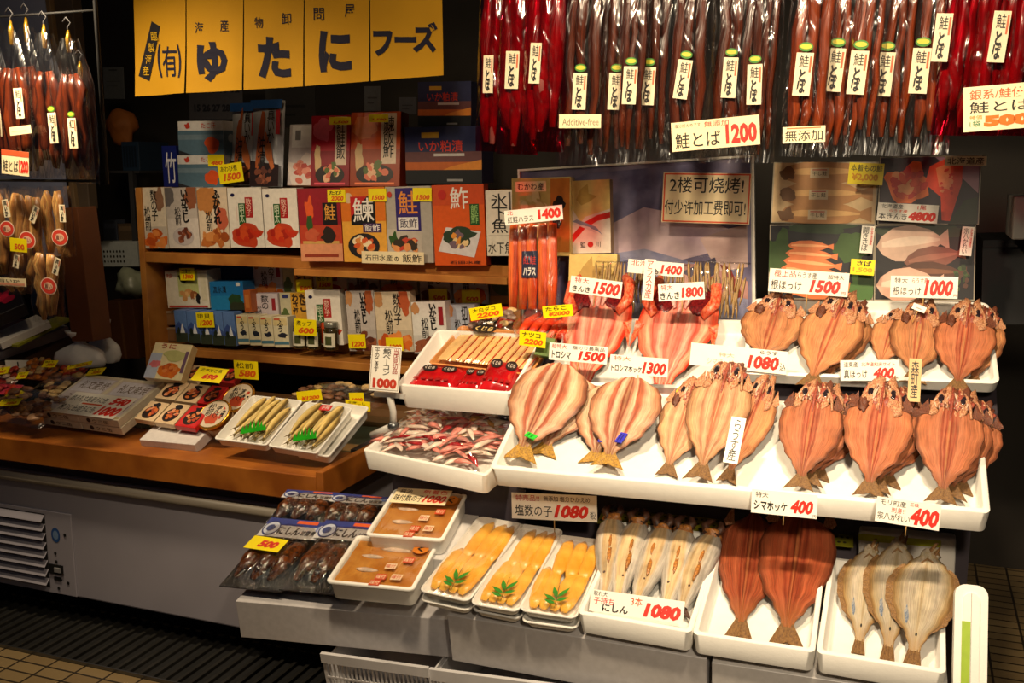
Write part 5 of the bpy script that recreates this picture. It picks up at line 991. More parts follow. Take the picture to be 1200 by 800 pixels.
# bags of dried smelt in front of the poster
DSM = flesh('dried_smelt', [(0, (130, 96, 56)), (.3, (176, 146, 92)), (.6, (146, 112, 64)), (1, (76, 56, 34))], .5, None, 5, .3, 16, .3, .05)
def dsm(seed):
    b = MB(); b.tube([(0, 0, 0), (.002, .03, .001), (0, .07, .002), (-.001, .095, .001), (0, .11, 0)], [.002, .0045, .006, .0055, .002], DSM, 8, .8); body = b.build('body')
    t = MB(); t.add([(-.001, .002, 0), (.001, .002, 0), (.006, -.012, .001), (-.006, -.012, .001)], [(0, 1, 2, 3)], SMELTB); return body, t.build('tail_fin')
DS = [make_proto(dsm(1))]
def smelt_bag(label, px, t, seed, rows, n, lean=18):
    P = lean_at(*px[0], t, lean); M, w, h = P.rect(*px); o = thing('dried_fish_bag', label, 'food bag', M, 'bags of dried smelt before the poster'); r = random.Random(seed)
    for j in range(rows):
        for k in range(n):
            x = w * (.08 + .84 * (k + .5 * (j % 2)) / n); y = h * (.04 + .62 * j / rows); rot = r.uniform(-8, 8)
            for nm, me, _ in DS[0][:1]:
                q = bpy.data.objects.new('dried_smelt', me); COL.objects.link(q); q.parent = o; sc = h * .78 / .11 * (.55 if rows > 1 else .95); q.matrix_basis = Matrix.Translation((x, y, .007 + .004 * j)) @ Matrix.Rotation(math.radians(rot), 4, 'Z') @ Matrix.Scale(sc, 4)
    MB().grid(bulge(w, h, .022, 6, seed, .003, .001), 16, 14, FILMT).build('clear_bag', o); b = MB(); b.tube([(0, h * .9, .004), (w, h * .9, .004)], .0022, film('zip_strip', (.9, .9, .9), .2, .1, .1), 6); b.build('zip_strip', o); return o
smelt_bag('zip bag of dried smelt behind the first rockfish, beside the map carton', [(694, 368), (752, 370), (694, 300)], 2.78, 1, 3, 11)
smelt_bag('zip bag of dried smelt in the middle, behind the vertical label', [(742, 362), (806, 364), (742, 304)], 2.80, 2, 3, 12)
smelt_bag('large zip bag of dried smelt at the right corner of the poster', [(800, 374), (874, 378), (803, 299)], 2.76, 3, 3, 13)

# ------------------------------------------------------------------ handwritten price cards on the display
def pc(label, px, t, items, lean=8, yaw=0, stick=0, m=None, name='price_card'): return card(label, px, lean_at(px[0][0], px[0][1], t, lean, yaw), items, m or CARD, name, 'price card' if name == 'price_card' else 'name card', None, stick)
def yen(x0=.5, y0=.08, x1=.97, y1=.62, t='1500', sh=.22, b=.05): return ht(t, x0, y0, x1, y1, REDM, b=b, sh=sh)
pc('white card priced fifteen hundred above the left red rockfish', [(667, 342), (727, 350), (671, 323)], 2.60, [ht('特大', .08, .62, .36, .95, REDM), ht('きんき', .05, .1, .4, .45), yen(.46, .1, .97, .85)], stick=.03)
pc('white card priced eighteen hundred above the right red rockfish', [(772, 353), (826, 350), (773, 333)], 2.60, [ht('特大', .06, .62, .32, .95, REDM), ht('きんき', .04, .08, .46, .5), yen(.5, .12, .98, .75, '1800', .1)], stick=.03)
pc('white card priced fourteen hundred leaning on the bags of dried smelt', [(735, 319), (800, 325), (736, 303)], 2.72, [ht('北海道', .06, .55, .5, .95, REDM), ht('も', .48, .05, .56, .45), yen(.6, .12, .98, .8, '1400', .1)])
pc('narrow vertical white label with red letters between the two rockfish', [(752, 351), (765, 352), (752, 303)], 2.66, [vt('アラスカ産', .2, .04, .8, .96, (206, 60, 50), b=.03)], name='name_card')
pc('white card priced fifteen hundred above the green-tagged fish', [(643, 421), (711, 427), (645, 401)], 2.46, [ht('超特大', .04, .68, .3, .95, REDM), ht('脂のり最高品', .4, .7, .95, .93, (60, 50, 46)), ht('トロシマ', .05, .12, .38, .55), yen(.5, .1, .97, .66)], stick=.04, m=SIGNW)
pc('white card priced thirteen hundred above the blue-tagged fish', [(714, 436), (782, 442), (717, 415)], 2.44, [ht('特大', .06, .7, .36, .95, (226, 110, 80)), ht('トロシマホッケ', .03, .1, .56, .45), yen(.56, .08, .97, .75, '1300')], stick=.05, m=SIGNW)
pc('long white card priced ten eighty behind the tall cream fish', [(808, 427), (921, 439), (810, 401)], 2.47, [yen(.60, .12, .92, .72, '1080', .15), ht('らうす', .72, .78, .9, .95, (60, 50, 46)), ht('込', .93, .15, .99, .5), ht('シマほっけ', .18, .12, .46, .4, (214, 190, 180)), ht('特大', .3, .5, .46, .7, (222, 170, 150))], stick=.05, m=SIGNW)
pc('tall narrow white label standing on the fish below the long card', [(847, 541), (864, 544), (853, 487)], 2.20, [vt('らうす産', .22, .05, .8, .95, b=.025)], 30, name='name_card', m=SIGNW)
pc('white card priced fifteen hundred leaning on the lower left photo panel', [(900, 341), (993, 348), (903, 314)], 2.66, [ht('極上品', .06, .66, .34, .95, REDM), ht('らうす産', .36, .66, .6, .92), ht('超特大', .74, .7, .94, .88, (60, 50, 46)), ht('根ほっけ', .03, .12, .42, .52, b=.03), yen(.52, .08, .9, .64), ht('円', .92, .06, .97, .2, REDM)], stick=.05, m=SIGNW)
pc('white card priced one thousand leaning on the lower right photo panel', [(1043, 348), (1122, 350), (1045, 323)], 2.66, [ht('特大', .06, .66, .26, .92), ht('らうす産', .32, .66, .56, .92, REDM), ht('根ほっけ', .04, .12, .46, .5, b=.03), yen(.5, .1, .93, .85, '1000'), ht('円', .94, .08, .98, .2, REDM)], stick=.05, m=SIGNW)
pc('tiny paper note skewered on the fish below the one thousand card', [(1068, 361), (1083, 367), (1070, 354)], 2.63, [('r', .3, .3, .7, .5, (150, 140, 130))], 20, stick=.03, name='name_card')
pc('white card priced four hundred at the head of the second fish stack', [(985, 446), (1054, 446), (986, 422)], 2.45, [ht('道東産', .06, .66, .3, .92), ht('北海道知床サイト', .36, .7, .93, .9, REDM), ht('真ほっけ', .06, .12, .46, .55, b=.03), yen(.56, .1, .92, .64, '400', .25), ht('円', .94, .08, .98, .2)], stick=.05, m=SIGNW)
pc('narrow wooden name stick between the second and third fish stack', [(1063, 470), (1078, 471), (1071, 420)], 2.40, [vt('森町産', .2, .08, .8, .95, b=.03)], 15, name='name_card', m=mat('wooden_tag', (216, 180, 126), .5, .1, 20))
pc('white card priced four hundred on the front rim below the first fish stack', [(880, 600), (957, 608), (884, 573)], 2.135, [ht('特大', .06, .68, .26, .92), ht('シマホッケ', .04, .14, .55, .56, b=.03), yen(.6, .14, .94, .72, '400', .25), ht('円', .94, .04, .99, .16)], stick=.02)
pc('white card with a bold red four hundred at the right front rim', [(1025, 610), (1100, 622), (1028, 581)], 2.125, [ht('モリ町産', .06, .70, .46, .93, b=.03), ht('刺身!!', .24, .44, .46, .66, REDM), ht('宗八がれい', .03, .12, .54, .42, b=.03), yen(.54, .08, .98, .78, '400', .2, .05), ht('三枚', .52, .8, .66, .95, REDM)], stick=.02)
pc('white card with purple red heading priced ten eighty behind the yellow roe trays', [(600, 607), (700, 612), (604, 577)], 2.30, [ht('特売品!!', .05, .70, .33, .93, (190, 30, 60), b=.04), ht('無添加 塩分ひかえめ', .38, .72, .92, .92, (60, 40, 46)), ht('塩数の子', .04, .12, .48, .55, b=.03), yen(.5, .1, .9, .6, '1080', .25), ht('税込', .92, .1, .99, .4)], m=SIGNW, stick=.03)
# four photo panels above the upper right tray
def photo(label, px, t, base, draw):
    P = lean_at(*px[0], t, 6); M, w, h = P.rect(*px); o = thing('photo_panel', label, 'photo panel', M, 'photo panels above the fish'); MB().box(0, 0, -.006, w, h, 0, mat('panel_board', (170, 160, 140), .4)).build('panel_board', o)
    b = MB(); art(b, [('r', .012, .015, .988, .985, base)] + draw, w, h); b.build('printed_photo', o); return o
def pfish(x0, y0, x1, y1, hw, c, c2, sd=1):
    dx, dy = x1 - x0, y1 - y0; pr = [(0, .0), (.08, .5), (.25, .9), (.5, 1), (.75, .62), (.88, .22), (1, .55)]
    L = [(x0 + dx * a - dy * r * hw * .8, y0 + dy * a + dx * r * hw * 1.3) for a, r in pr]; R = [(x0 + dx * a + dy * r * hw * .8, y0 + dy * a - dx * r * hw * 1.3) for a, r in pr]
    L2 = [(x0 + dx * a - dy * r * hw * .3, y0 + dy * a + dx * r * hw * .45) for a, r in pr[1:6]]; R2 = [(x0 + dx * a + dy * r * hw * .15, y0 + dy * a - dx * r * hw * .2) for a, r in pr[1:6]]
    return [('p', L + R[::-1], c), ('p', L2 + R2[::-1], c2)]
d = []
for k, y in enumerate((.82, .47, .14)):
    d += pfish(.07, y, .96, y + .02, .20, (186, 134, 80), (226, 180, 116)) + [('r', .36, y - .08, .54, y + .08, (214, 196, 160)), ht('干し鮭', .38, y - .04, .52, y + .03, (60, 40, 30)), ('r', .38, y + .045, .52, y + .06, (190, 50, 40)), ('k', .15, y, .08, .10, (120, 84, 50), k)]
photo('photo panel of three packed brown fish, upper left of the four', [(903, 261), (1026, 263), (906, 190)], 2.86, (214, 186, 140), d)
photo('photo panel of bright red opened fish on dark ground, upper right of the four', [(1028, 263), (1147, 263), (1033, 184)], 2.85, (56, 44, 56), [('p', [(.55, .98), (.98, .98), (.98, .45), (.8, .7)], (176, 130, 150)), ('p', [(.7, 0), (.98, 0), (.98, .4), (.85, .35)], (50, 60, 44)), ('k', .3, .6, .22, .28, (250, 120, 50), 2), ('k', .28, .62, .14, .18, (236, 70, 34), 4), ('p', [(.5, .85), (.68, .98), (.82, .9), (.82, .6), (.72, .05), (.64, .06), (.62, .4), (.46, .6)], (246, 72, 36)), ('p', [(.56, .82), (.7, .9), (.72, .5), (.6, .55)], (252, 140, 90)), ('m', .3, .6, .2, .24, [(255, 170, 110), (240, 90, 50), (220, 50, 30)], 24, 6), ('m', .68, .6, .08, .3, [(255, 150, 100), (230, 50, 30)], 14, 9)])
d = [('k', .1, .6, .14, .3, (56, 84, 36), 2), ('k', .8, .7, .16, .2, (60, 90, 40), 5), ('k', .9, .2, .14, .2, (70, 110, 50), 7), ('k', .5, .95, .3, .08, (44, 66, 36), 3)]
for k in range(6): d += pfish(.08 + .02 * k, .22 + .10 * k, .82 - .04 * k, .10 + .12 * k - .04 * (5 - k) * .3, .13, (222, 124, 72), (246, 176, 122))
photo('photo panel of fanned orange fillets on green leaves, lower left of the four', [(900, 350), (1023, 352), (902, 263)], 2.84, (34, 34, 40), d)
photo('photo panel of pale flatfish and dark fillets, lower right of the four', [(1024, 352), (1142, 352), (1027, 264)], 2.84, (30, 28, 34), [('k', .5, .9, .5, .1, (50, 64, 40), 2)] + pfish(.02, .72, .74, .8, .26, (226, 190, 170), (246, 220, 200)) + pfish(.3, .5, .9, .62, .2, (140, 90, 76), (170, 114, 96)) + pfish(.24, .38, .92, .36, .16, (90, 56, 44), (130, 84, 60)) + pfish(.02, .2, .7, .22, .26, (226, 180, 160), (246, 210, 190)) + [('m', .85, .3, .1, .2, [(70, 90, 50), (90, 60, 50), (50, 66, 40)], 20, 3)])
pc('white card priced forty-eight hundred on the red fish photo', [(1027, 258), (1098, 262), (1029, 237)], 2.82, [ht('北海道産', .06, .7, .42, .95), ht('本きんき', .03, .08, .5, .45, b=.05), yen(.52, .08, .97, .6, '4800', .15, .07), ht('らうす産', .2, .5, .5, .66, ORG), ht('1尾', .66, .7, .8, .95, REDM)], 6)
pc('cream name card on the top right corner of the red fish photo', [(1107, 194), (1156, 194), (1107, 183)], 2.82, [ht('北海道産', .06, .12, .94, .88, b=.02)], 6, name='name_card', m=CREAM)
card('yellow price card at the top of the packed brown fish photo', [(993, 215), (1034, 217), (995, 190)], lean_at(993, 215, 2.82, 6), [ht('本着もの鮭', .06, .6, .96, .92, (60, 50, 10)), ht('¥2,000', .1, .12, .86, .5, (226, 160, 16), b=.04)], YEL)
card('narrow white vertical card at the right of the fillets photo', [(1007, 296), (1022, 297), (1009, 264)], lean_at(1007, 296, 2.81, 6), [vt('開きさば', .12, .08, .6, .95, b=.03), vt('北海道産', .7, .3, .92, .95, REDM)], CARD, 'name_card', 'name card')
card('yellow price card at the corner between the two lower photos', [(996, 321), (1024, 323), (997, 303)], lean_at(996, 321, 2.80, 6), [ht('さば', .25, .56, .85, .92, (40, 34, 10), b=.03), ht('1,500', .1, .12, .92, .48, (226, 160, 16), b=.04)], YEL)
card('narrow white vertical card on the pale flatfish photo', [(1124, 299), (1138, 300), (1127, 265)], lean_at(1124, 299, 2.81, 6), [vt('宗八かれい', .15, .06, .6, .95, b=.03), vt('北海道産', .7, .3, .92, .95, REDM)], CARD, 'name_card', 'name card')

# ------------------------------------------------------------------ bottom row: foam boxes, fish, roe
lw = dict(name='foam_box', cat='box')
PBA = slope_at(276, 704, 2.02, 8)
lying('wide white foam box under the dark fish packs and the roe tubs', [(276, 704), (526, 726), (340, 652)], PBA, .105, (206, 202, 204), None, **lw)
PBB = slope_at(524, 722, 2.03, 12)
lying('wide white foam box under the yellow roe trays and the herring box', [(524, 720), (828, 772), (566, 655)], PBB, .13, (196, 192, 192), None, **lw)
lying('white foam box under the boxes of split fish and flatfish', [(834, 776), (1112, 818), (868, 715)], slope_at(834, 776, 2.03, 12), .17, (200, 196, 194), None, **lw)
def basket(label, px, t):
    P = lean_at(*px[0], t, -8); M, w, h = P.rect(*px); b = MB(); wm = mat('basket_white', (206, 204, 206), .45, .04, 20)
    b.box(0, h * .84, -.004, w, h, .006, wm); n = int(w / .012); b.box(0, 0, -.3, w, .01, 0, wm); b.box(0, .01, -.3, .004, h * .84, 0, wm); b.box(w - .004, .01, -.3, w, h * .84, 0, wm)
    for k in range(n): b.box(.004 + k * (w - .008) / n, .01, -.003, .004 + k * (w - .008) / n + .0045, h * .84, 0, wm)
    for q in (.28, .56): b.box(.004, h * q, -.003, w - .004, h * q + .005, .0005, wm)
    tag(b.build('plastic_basket', None, M), label, 'basket')
basket('white slatted plastic basket under the left foam box', [(388, 830), (512, 850), (376, 764)], 2.06); basket('second white plastic basket starting under the yellow roe trays', [(516, 862), (760, 900), (508, 783)], 2.07)
PBX = PLW
tray('white foam box holding the five herring', [(676, 718), (810, 741), (708, 607)], PBX, .055, .012, .010, .014, .004, None, 'foam_fish_box', 'box')
tray('white foam box holding the two reddish split fish', [(811, 742), (955, 764), (850, 622)], PBX, .055, .012, .010, .014, .004, None, 'foam_fish_box', 'box')
tray('white foam box holding the three flatfish at the right', [(956.5, 764), (1109, 789), (974, 652)], PBX, .055, .012, .012, .014, .004, None, 'foam_fish_box', 'box')
# herring
HER = flesh('herring_skin', [(0, (190, 166, 128)), (.10, (180, 152, 112)), (.18, (176, 166, 152)), (.42, (160, 154, 148)), (.58, (120, 120, 124)), (.75, (66, 70, 80)), (1, (46, 48, 58))], .18, None, 5, .10, 30, .3, .06)
HERY = mat('herring_amber', (186, 122, 56), .3, .3, 50, .3, 120, col2=(130, 84, 46)); HERD = mat('herring_jaw', (84, 52, 36), .35, .3, 50, .4, 120, col2=(50, 32, 26))
def herring(sd):
    b = MB(); P = [(0, .05), (.08, .065), (.2, .095), (.4, .128), (.6, .150), (.78, .148), (.9, .125), (1, .085)]
    def fn(u, v):
        r = prof(P, v); th = math.pi * 2 * u - math.pi / 2; bend = .03 * math.sin(3 * v + sd)
        return (bend + r * math.sin(math.pi * 2 * (u - .5)), v, .10 + r * .75 * math.cos(math.pi * 2 * (u - .5)))
    b.grid(fn, 24, 24, HER); body = b.build('body')
    h = MB(); x0 = .03 * math.sin(3 + sd)
    h.blob((x0, 1.0, .13), (.085, .06, .075), HERY, 12, 8, .5, sd)
    for sx in (-1, 1): h.tube([(x0 + sx * .035, .99, .15), (x0 + sx * .075, 1.07, .18), (x0 + sx * .05, 1.15, .17), (x0 + sx * .02, 1.20, .15)], [.035, .038, .028, .008], HERD, 8)
    h.tube([(x0, 1.02, .09), (x0 + .015, 1.12, .08), (x0 + .03, 1.18, .09)], [.07, .055, .015], HERD, 8); head = h.build('jaws')
    s = MB(); s.blob((.02, .42 + .05 * math.sin(sd), .192), (.020, .12, .020), HERY, 10, 8, .5, sd); s.blob((.01, .62, .206), (.016, .09, .012), HERY, 10, 8, .5, sd + 2); s.blob((.0, .24, .166), (.012, .018, .012), HERD, 8, 6); vent = s.build('belly_spots')
    t = MB(); t.grid(lambda u, v: ((2 * u - 1) * (.03 + .08 * v), .02 - .12 * v * (.7 + .3 * abs(2 * u - 1)), .10), 8, 4, HERD); t.grid(lambda u, v: ((2 * u - 1) * (.03 + .08 * v), .02 - .12 * v * (.7 + .3 * abs(2 * u - 1)), .09), 8, 4, HERD, flip=True)
    return body, head, vent, t.build('tail_fin')
HP = [make_proto(herring(1.0 + 2.2 * k)) for k in range(3)]
pos = ['leftmost, with a dark flank', 'second from the left', 'middle one', 'fourth from the left', 'rightmost, beside the split fish']
for k, (tl, hd) in enumerate((((706, 706), (724, 608)), ((726, 710), (751, 613)), ((751, 713), (776, 618)), ((778, 717), (807, 622)), ((800, 721), (837, 627)))):
    a, c = PBX.point(*tl, -.045), PBX.point(hd[0] - 2, hd[1] + 11, -.004); L = (c - a).length; pl_ = Plane(a, PBX.ex - (c - a).normalized() * (PBX.ex @ (c - a).normalized()), c - a); M = pl_.M(a) @ Matrix.Diagonal((.262, L, .235, 1)) 
    place(HP[k % 3], 'herring', 'silver whole herring lying belly up with open jaws, ' + pos[k], 'fish', M, 'herring in the foam box')
put_fish(lng, 'reddish-brown split fish on the left in its foam box', PBX, (868, 730), (884, 604), 74, -.040, 'reddish split fish in the foam box'); put_fish(lng, 'reddish-brown split fish on the right in its foam box, overlapping its neighbour', PBX, (922, 736), (940, 602), 90, -.022, 'reddish split fish in the foam box')
# flatfish
FLT = flesh('flatfish_belly', [(0, (160, 142, 112)), (.1, (178, 164, 140)), (.5, (172, 160, 142)), (.75, (160, 142, 112)), (.9, (146, 116, 74)), (1, (116, 84, 50))], .28, (176, 140, 96), 4, .12, 70, .5, .06)
FRN = mat('flatfish_fringe', (150, 112, 66), .45, .25, 80, .5, 200, col2=(104, 74, 46)); BLUE = mat('blue_grey_stain', (84, 100, 124), .35, .3, 40, col2=(150, 150, 150))
FP = [(0, .09), (.06, .10), (.16, .18), (.32, .36), (.5, .47), (.66, .5), (.8, .45), (.92, .32), (1, .17)]
def flatfish(sd):
    b = MB()
    def top(u, v): x = 2 * u - 1; e = abs(x); return (x * prof(FP, v), v, .012 + .055 * (1 - e ** 2.2) * min(1, .3 + 3 * v) + .004 * noise.noise((x * 4, v * 4, sd)))
    b.grid(top, 24, 30, FLT); b.grid(lambda u, v: (lambda q: (q[0], q[1], 0))(top(u, v)), 24, 30, FRN, flip=True); body = b.build('body')
    f = MB()
    for sx in (0, 1):
        def fr(u, v, sx=sx): q = top(sx, .16 + .72 * u); s = 1 if sx else -1; k = math.sin(math.pi * u) ** .6 * .13 * v; return (q[0] + s * k, q[1] + .02 * v, .010 + .012 * v * math.sin(u * 60))
        f.grid(fr, 44, 3, FRN); f.grid(lambda u, v: (lambda q: (q[0], q[1], q[2] - .006))(fr(u, v)), 44, 3, FRN, flip=True)
    fringe = f.build('fin_fringe')
    t = MB(); t.grid(lambda u, v: ((2 * u - 1) * (.09 + .05 * v), .02 - .15 * v, .022 + .008 * math.cos((2 * u - 1) * 12)), 14, 4, FIN); t.grid(lambda u, v: ((2 * u - 1) * (.09 + .05 * v), .02 - .15 * v, .008), 14, 4, FIN, flip=True); tail = t.build('tail_fin')
    h = MB(); h.blob((.04, 1.02, .035), (.15, .09, .035), FLT, 14, 10, .35, sd); h.blob((-.06, .98, .03), (.09, .10, .035), FLT, 12, 8, .4, sd + 2); h.tube([(.02, 1.05, .045), (.09, 1.13, .055), (.13, 1.16, .045)], [.035, .028, .008], FRN, 8); h.tube([(.10, 1.02, .05), (.16, 1.08, .055), (.17, 1.13, .04)], [.03, .025, .008], FRN, 8)
    h.tube([(-.10, .90, .07), (.0, .95, .078), (.10, .92, .07)], [.010, .014, .008], FRN, 6); head = h.build('head')
    s = MB(); s.ell(-.20, .34, .035, .09, .0, BLUE, 16, .3, .5, sd); s.ell(.0, .15, .018, .018, .0, DARK, 10)
    for i, q in enumerate(s.v): u = .5 + q.x / (2 * max(.05, prof(FP, q.y))); q.z = top(max(0, min(1, u)), max(0, min(1, q.y)))[2] + .006
    return body, fringe, tail, head, s.build('belly_marks')
FFP = [make_proto(flatfish(2.0 + 3 * k)) for k in range(2)]
OFF_ = -.04
put_fish(FFP, 'pale flatfish on the left in its box, partly under the next one', PBX, (1007, 752), (1019, 648), 54, OFF_ + .004, 'flatfish in the foam box', 'flatfish'); put_fish(FFP, 'pale flatfish in the middle of the three', PBX, (1041, 759), (1052, 642), 60, OFF_ + .018, 'flatfish in the foam box', 'flatfish'); put_fish(FFP, 'wide pale flatfish on the right, topmost of the three', PBX, (1071, 764), (1088, 654), 72, OFF_ + .034, 'flatfish in the foam box', 'flatfish', roll=-4)
pc('white card priced ten eighty for three, propped at the front of the herring box', [(690, 715), (800, 731), (696, 690)], 2.015, [ht('取れ大', .03, .72, .18, .95), ht('子持ち', .04, .36, .26, .68, REDM), ht('にしん', .14, .06, .42, .42, b=.03), ('b', .0, REDM), ht('3本', .44, .5, .56, .9, ORG), yen(.58, .08, .97, .72, '1080', .2, .06)], 28)
# foam lid, mat and box behind
P = lean_at(1118, 830, 1.99, 24); M, w, h = P.rect((1116, 840), (1156, 846), (1120, 683)); b = MB(); b.prism(rrect(0, 0, w, h, .02), -.05, 0, FOAM); b.prism(rrect(.015, .015, w - .015, h - .015, .015), 0, .004, FOAM); o = tag(b.build('foam_cover', None, M, .003), 'white foam lid with a green tape strip standing at the far right', 'lid'); MB().box(w * .22, 0, .0042, w * .48, h * .72, .005, ink((150, 180, 20))).build('green_tape', o)
P = lean_at(1005, 690, 2.42, 0); M, w, h = P.rect((1005, 692), (1118, 704), (1006, 622)); b = MB(); b.box(0, 0, -.3, w, h, 0, FOAM2); o = tag(b.build('foam_box', None, M, .006), 'closed white foam box behind the flatfish, under the wide tray', 'box'); MB().box(0, h * .85, .0005, w * .85, h * .96, .0012, ink((176, 180, 30))).build('green_tape', o)
P = slope_at(700, 618, 2.36, 14); M, w, h = P.rect((700, 612), (1000, 640), (712, 596)); b = MB(); b.box(0, 0, -.004, w, h, 0, mat('mesh_mat', (120, 116, 20), .5, .1, 30))
for i in range(46):
    for j in range(3): b.ell(w * (i + .5 + .5 * (j % 2)) / 47, h * (j + .6) / 3.2, w / 150, h / 16, .0006, DARK, 7)
tag(b.build('mesh_mat', None, M), 'yellow-green perforated mat under the wide tray behind the herring', 'mat')
# yellow herring roe in foam trays
ROEY = mat('yellow_roe', (234, 182, 76), .3, .14, 25, .25, 300, col2=(220, 150, 44), sss=.25, coat=.2); LEAF = mat('bamboo_leaf', (48, 128, 36), .4, .15, 30); STEM = mat('leaf_stem', (90, 70, 30), .5)
PK = slope_at(550, 705, 2.0, 15)
def roe_tray(i, px, low, label, where):
    tray('second foam roe tray stacked underneath, ' + where, low, PK, .022, .005, .004, .016, .010, None, 'foam_tray', 'tray', 'stacked roe trays', .004, -.028)
    o, w, d = tray(label, px, PK, .024, .005, .004, .016, .010, None, 'foam_tray', 'tray', 'foam trays of yellow roe', .004); M = o.matrix_world; r = random.Random(i)
    for k in range(7):
        row = 1 if k > 3 else 0; q = k - 4 * row; n = 3 if row else 4
        x = w * (.12 + .72 * (q + .5) / n) + (.012 if row else -.004); y = d * (.46 if row else .09); L = d * .50
        b = MB(); b.tube([(0, 0, 0), (.002, L * .15, .004), (.001, L * .5, .005), (0, L * .85, .003), (.002, L, 0)], [.008, w * .125, w * .145, w * .115, .004], ROEY, 14, .45)
        tag(b.build('herring_roe', None, M @ Matrix.Translation((x, y, -.010 + .004 * row)) @ Matrix.Rotation(math.radians(r.uniform(-6, 4)), 4, 'Z')), 'yellow herring roe piece, %s of the %s tray' % ((['front left', 'front second', 'front third', 'front right'] if not row else ['rear left', 'rear middle', 'rear right'])[q], ['left', 'middle', 'right'][i]), 'roe', 'herring roe in the foam trays')
    lf = MB(); st = [(w * .60, d * .05, .008), (w * .57, d * .16, .010), (w * .52, d * .30, .010)]; lf.tube(st, .0007, STEM, 6)
    for ax, ay, ang, L in ((.57, .16, 60, .042), (.57, .15, 115, .040), (.575, .12, 28, .030), (.575, .12, 155, .036), (.58, .09, 170, .028)):
        a = math.radians(ang); c, s = math.cos(a), math.sin(a); P_ = [(0, 0), (.25, .0045), (.55, .0055), (1, 0), (.55, -.0055), (.25, -.0045)]
        pts = [(w * ax + L * p * c - q * s, d * ay + L * p * s + q * c, .010 + .003 * p) for p, q in P_]; lf.add(pts, [(0, 1, 2, 3, 4, 5)], LEAF)
    tag(lf.build('bamboo_leaf_sprig', None, M), 'green bamboo leaf sprig on the %s roe tray' % ['left', 'middle', 'right'][i], 'garnish')
    MB().grid(bulge(w, d, .010, 8, i, .001, .001), 10, 14, FILMT).build('wrap_film', o)
roe_tray(0, [(490, 691), (549, 704), (553, 602)], [(491, 702), (550, 715), (555, 612)], 'foam tray of yellow herring roe, left one of the three beside the tubs', 'under the left yellow roe tray')
roe_tray(1, [(550, 706), (607, 716), (607, 612)], [(552, 714), (609, 725), (609, 620)], 'foam tray of yellow herring roe, middle one of the three', 'under the middle yellow roe tray')
roe_tray(2, [(608, 714), (675, 724), (660, 626)], [(610, 727), (676, 736), (662, 640)], 'foam tray of yellow herring roe, right one next to the herring box', 'under the right yellow roe tray')
# tubs of seasoned roe
AMB = mat('amber_roe', (206, 146, 72), .22, .2, 18, .3, 60, col2=(186, 116, 44), coat=.3)
def roe_tub(label, px, pl, h):
    o, w, d = tray(label, px, pl, h, .010, .006, .014, .008, None, 'lidded_tub', 'tub', 'tubs of seasoned roe', .006); M = o.matrix_world
    MB().grid(lambda u, v: (w * (.06 + .88 * u), d * (.06 + .88 * v), -.0095 + .004 * noise.noise((u * 4, v * 4, h * 50))), 16, 16, AMB).build('seasoned_roe', o)
    b = MB()
    for (x, y, L, a) in ((.32, .62, .03, .2), (.55, .8, .045, .1), (.35, .35, .03, .25)): b.blob((w * x, d * y, -.0085), (L, .008, .004), CRM, 10, 6, .3, L * 100)
    b.build('pale_pieces', o); t = MB(); z = .0012
    for k, (x, y) in enumerate(((.58, .18), (.62, .4), (.78, .55), (.75, .2), (.55, .06))): t.flat([(w * (x - .06), d * (y - .055)), (w * (x + .06), d * (y - .05)), (w * (x + .06), d * (y + .06)), (w * (x - .06), d * (y + .055))], z, ink(((196, 70, 30), (224, 196, 160))[k % 2])); t.text('味付', w * (x - .05), d * (y - .04), w * (x + .05), d * (y + .04), z + .0006, ink(((234, 206, 170), (190, 50, 20))[k % 2]), .02)
    t.ell(w * .84, d * .8, w * .09, d * .1, z, ink((206, 120, 30)), 16); t.text('く', w * .80, d * .74, w * .88, d * .86, z + .0003, ink(BLK), .05); t.build('red_film_print', o)
    MB().grid(lambda u, v: (w * (.05 + .90 * u), d * (.05 + .90 * v), -.003 + .0025 * (1 - abs(2 * u - 1) ** 6) * (1 - abs(2 * v - 1) ** 6)), 10, 10, film('tub_film', (.94, .92, .88), .06, .12, .2, 10, .35)).build('lid_film', o)
PT1 = slope_at(381, 681, 2.0, 15); PT2 = slope_at(427, 627, 2.14, 15)
roe_tub('white tub of amber seasoned roe, front one beside the dark fish packs', [(381, 681), (484, 691), (417, 626)], PT1, .055)
roe_tub('white tub of amber seasoned roe, rear one with a price card on it', [(427, 626), (519, 633), (453, 571)], PT2, .05)
lying('white foam box under the rear roe tub', [(437, 648), (533, 657), (470, 588)], Plane(PT2.O - PT2.n * .052, PT2.ex, PT2.ey), .06, (214, 210, 208), None, **lw)
card('small handwritten card lying on the rear roe tub', [(456, 588), (521, 592), (463, 571)], Plane(PT2.O + PT2.n * .014, PT2.ex, PT2.ey), [ht('醤油', .08, .68, .3, .92, (90, 70, 50)), ht('無着色', .5, .68, .95, .95, REDM), ht('味付数の子', .04, .12, .56, .56, b=.03), yen(.56, .1, .97, .6, '1080', .25, .03)], CREAM)
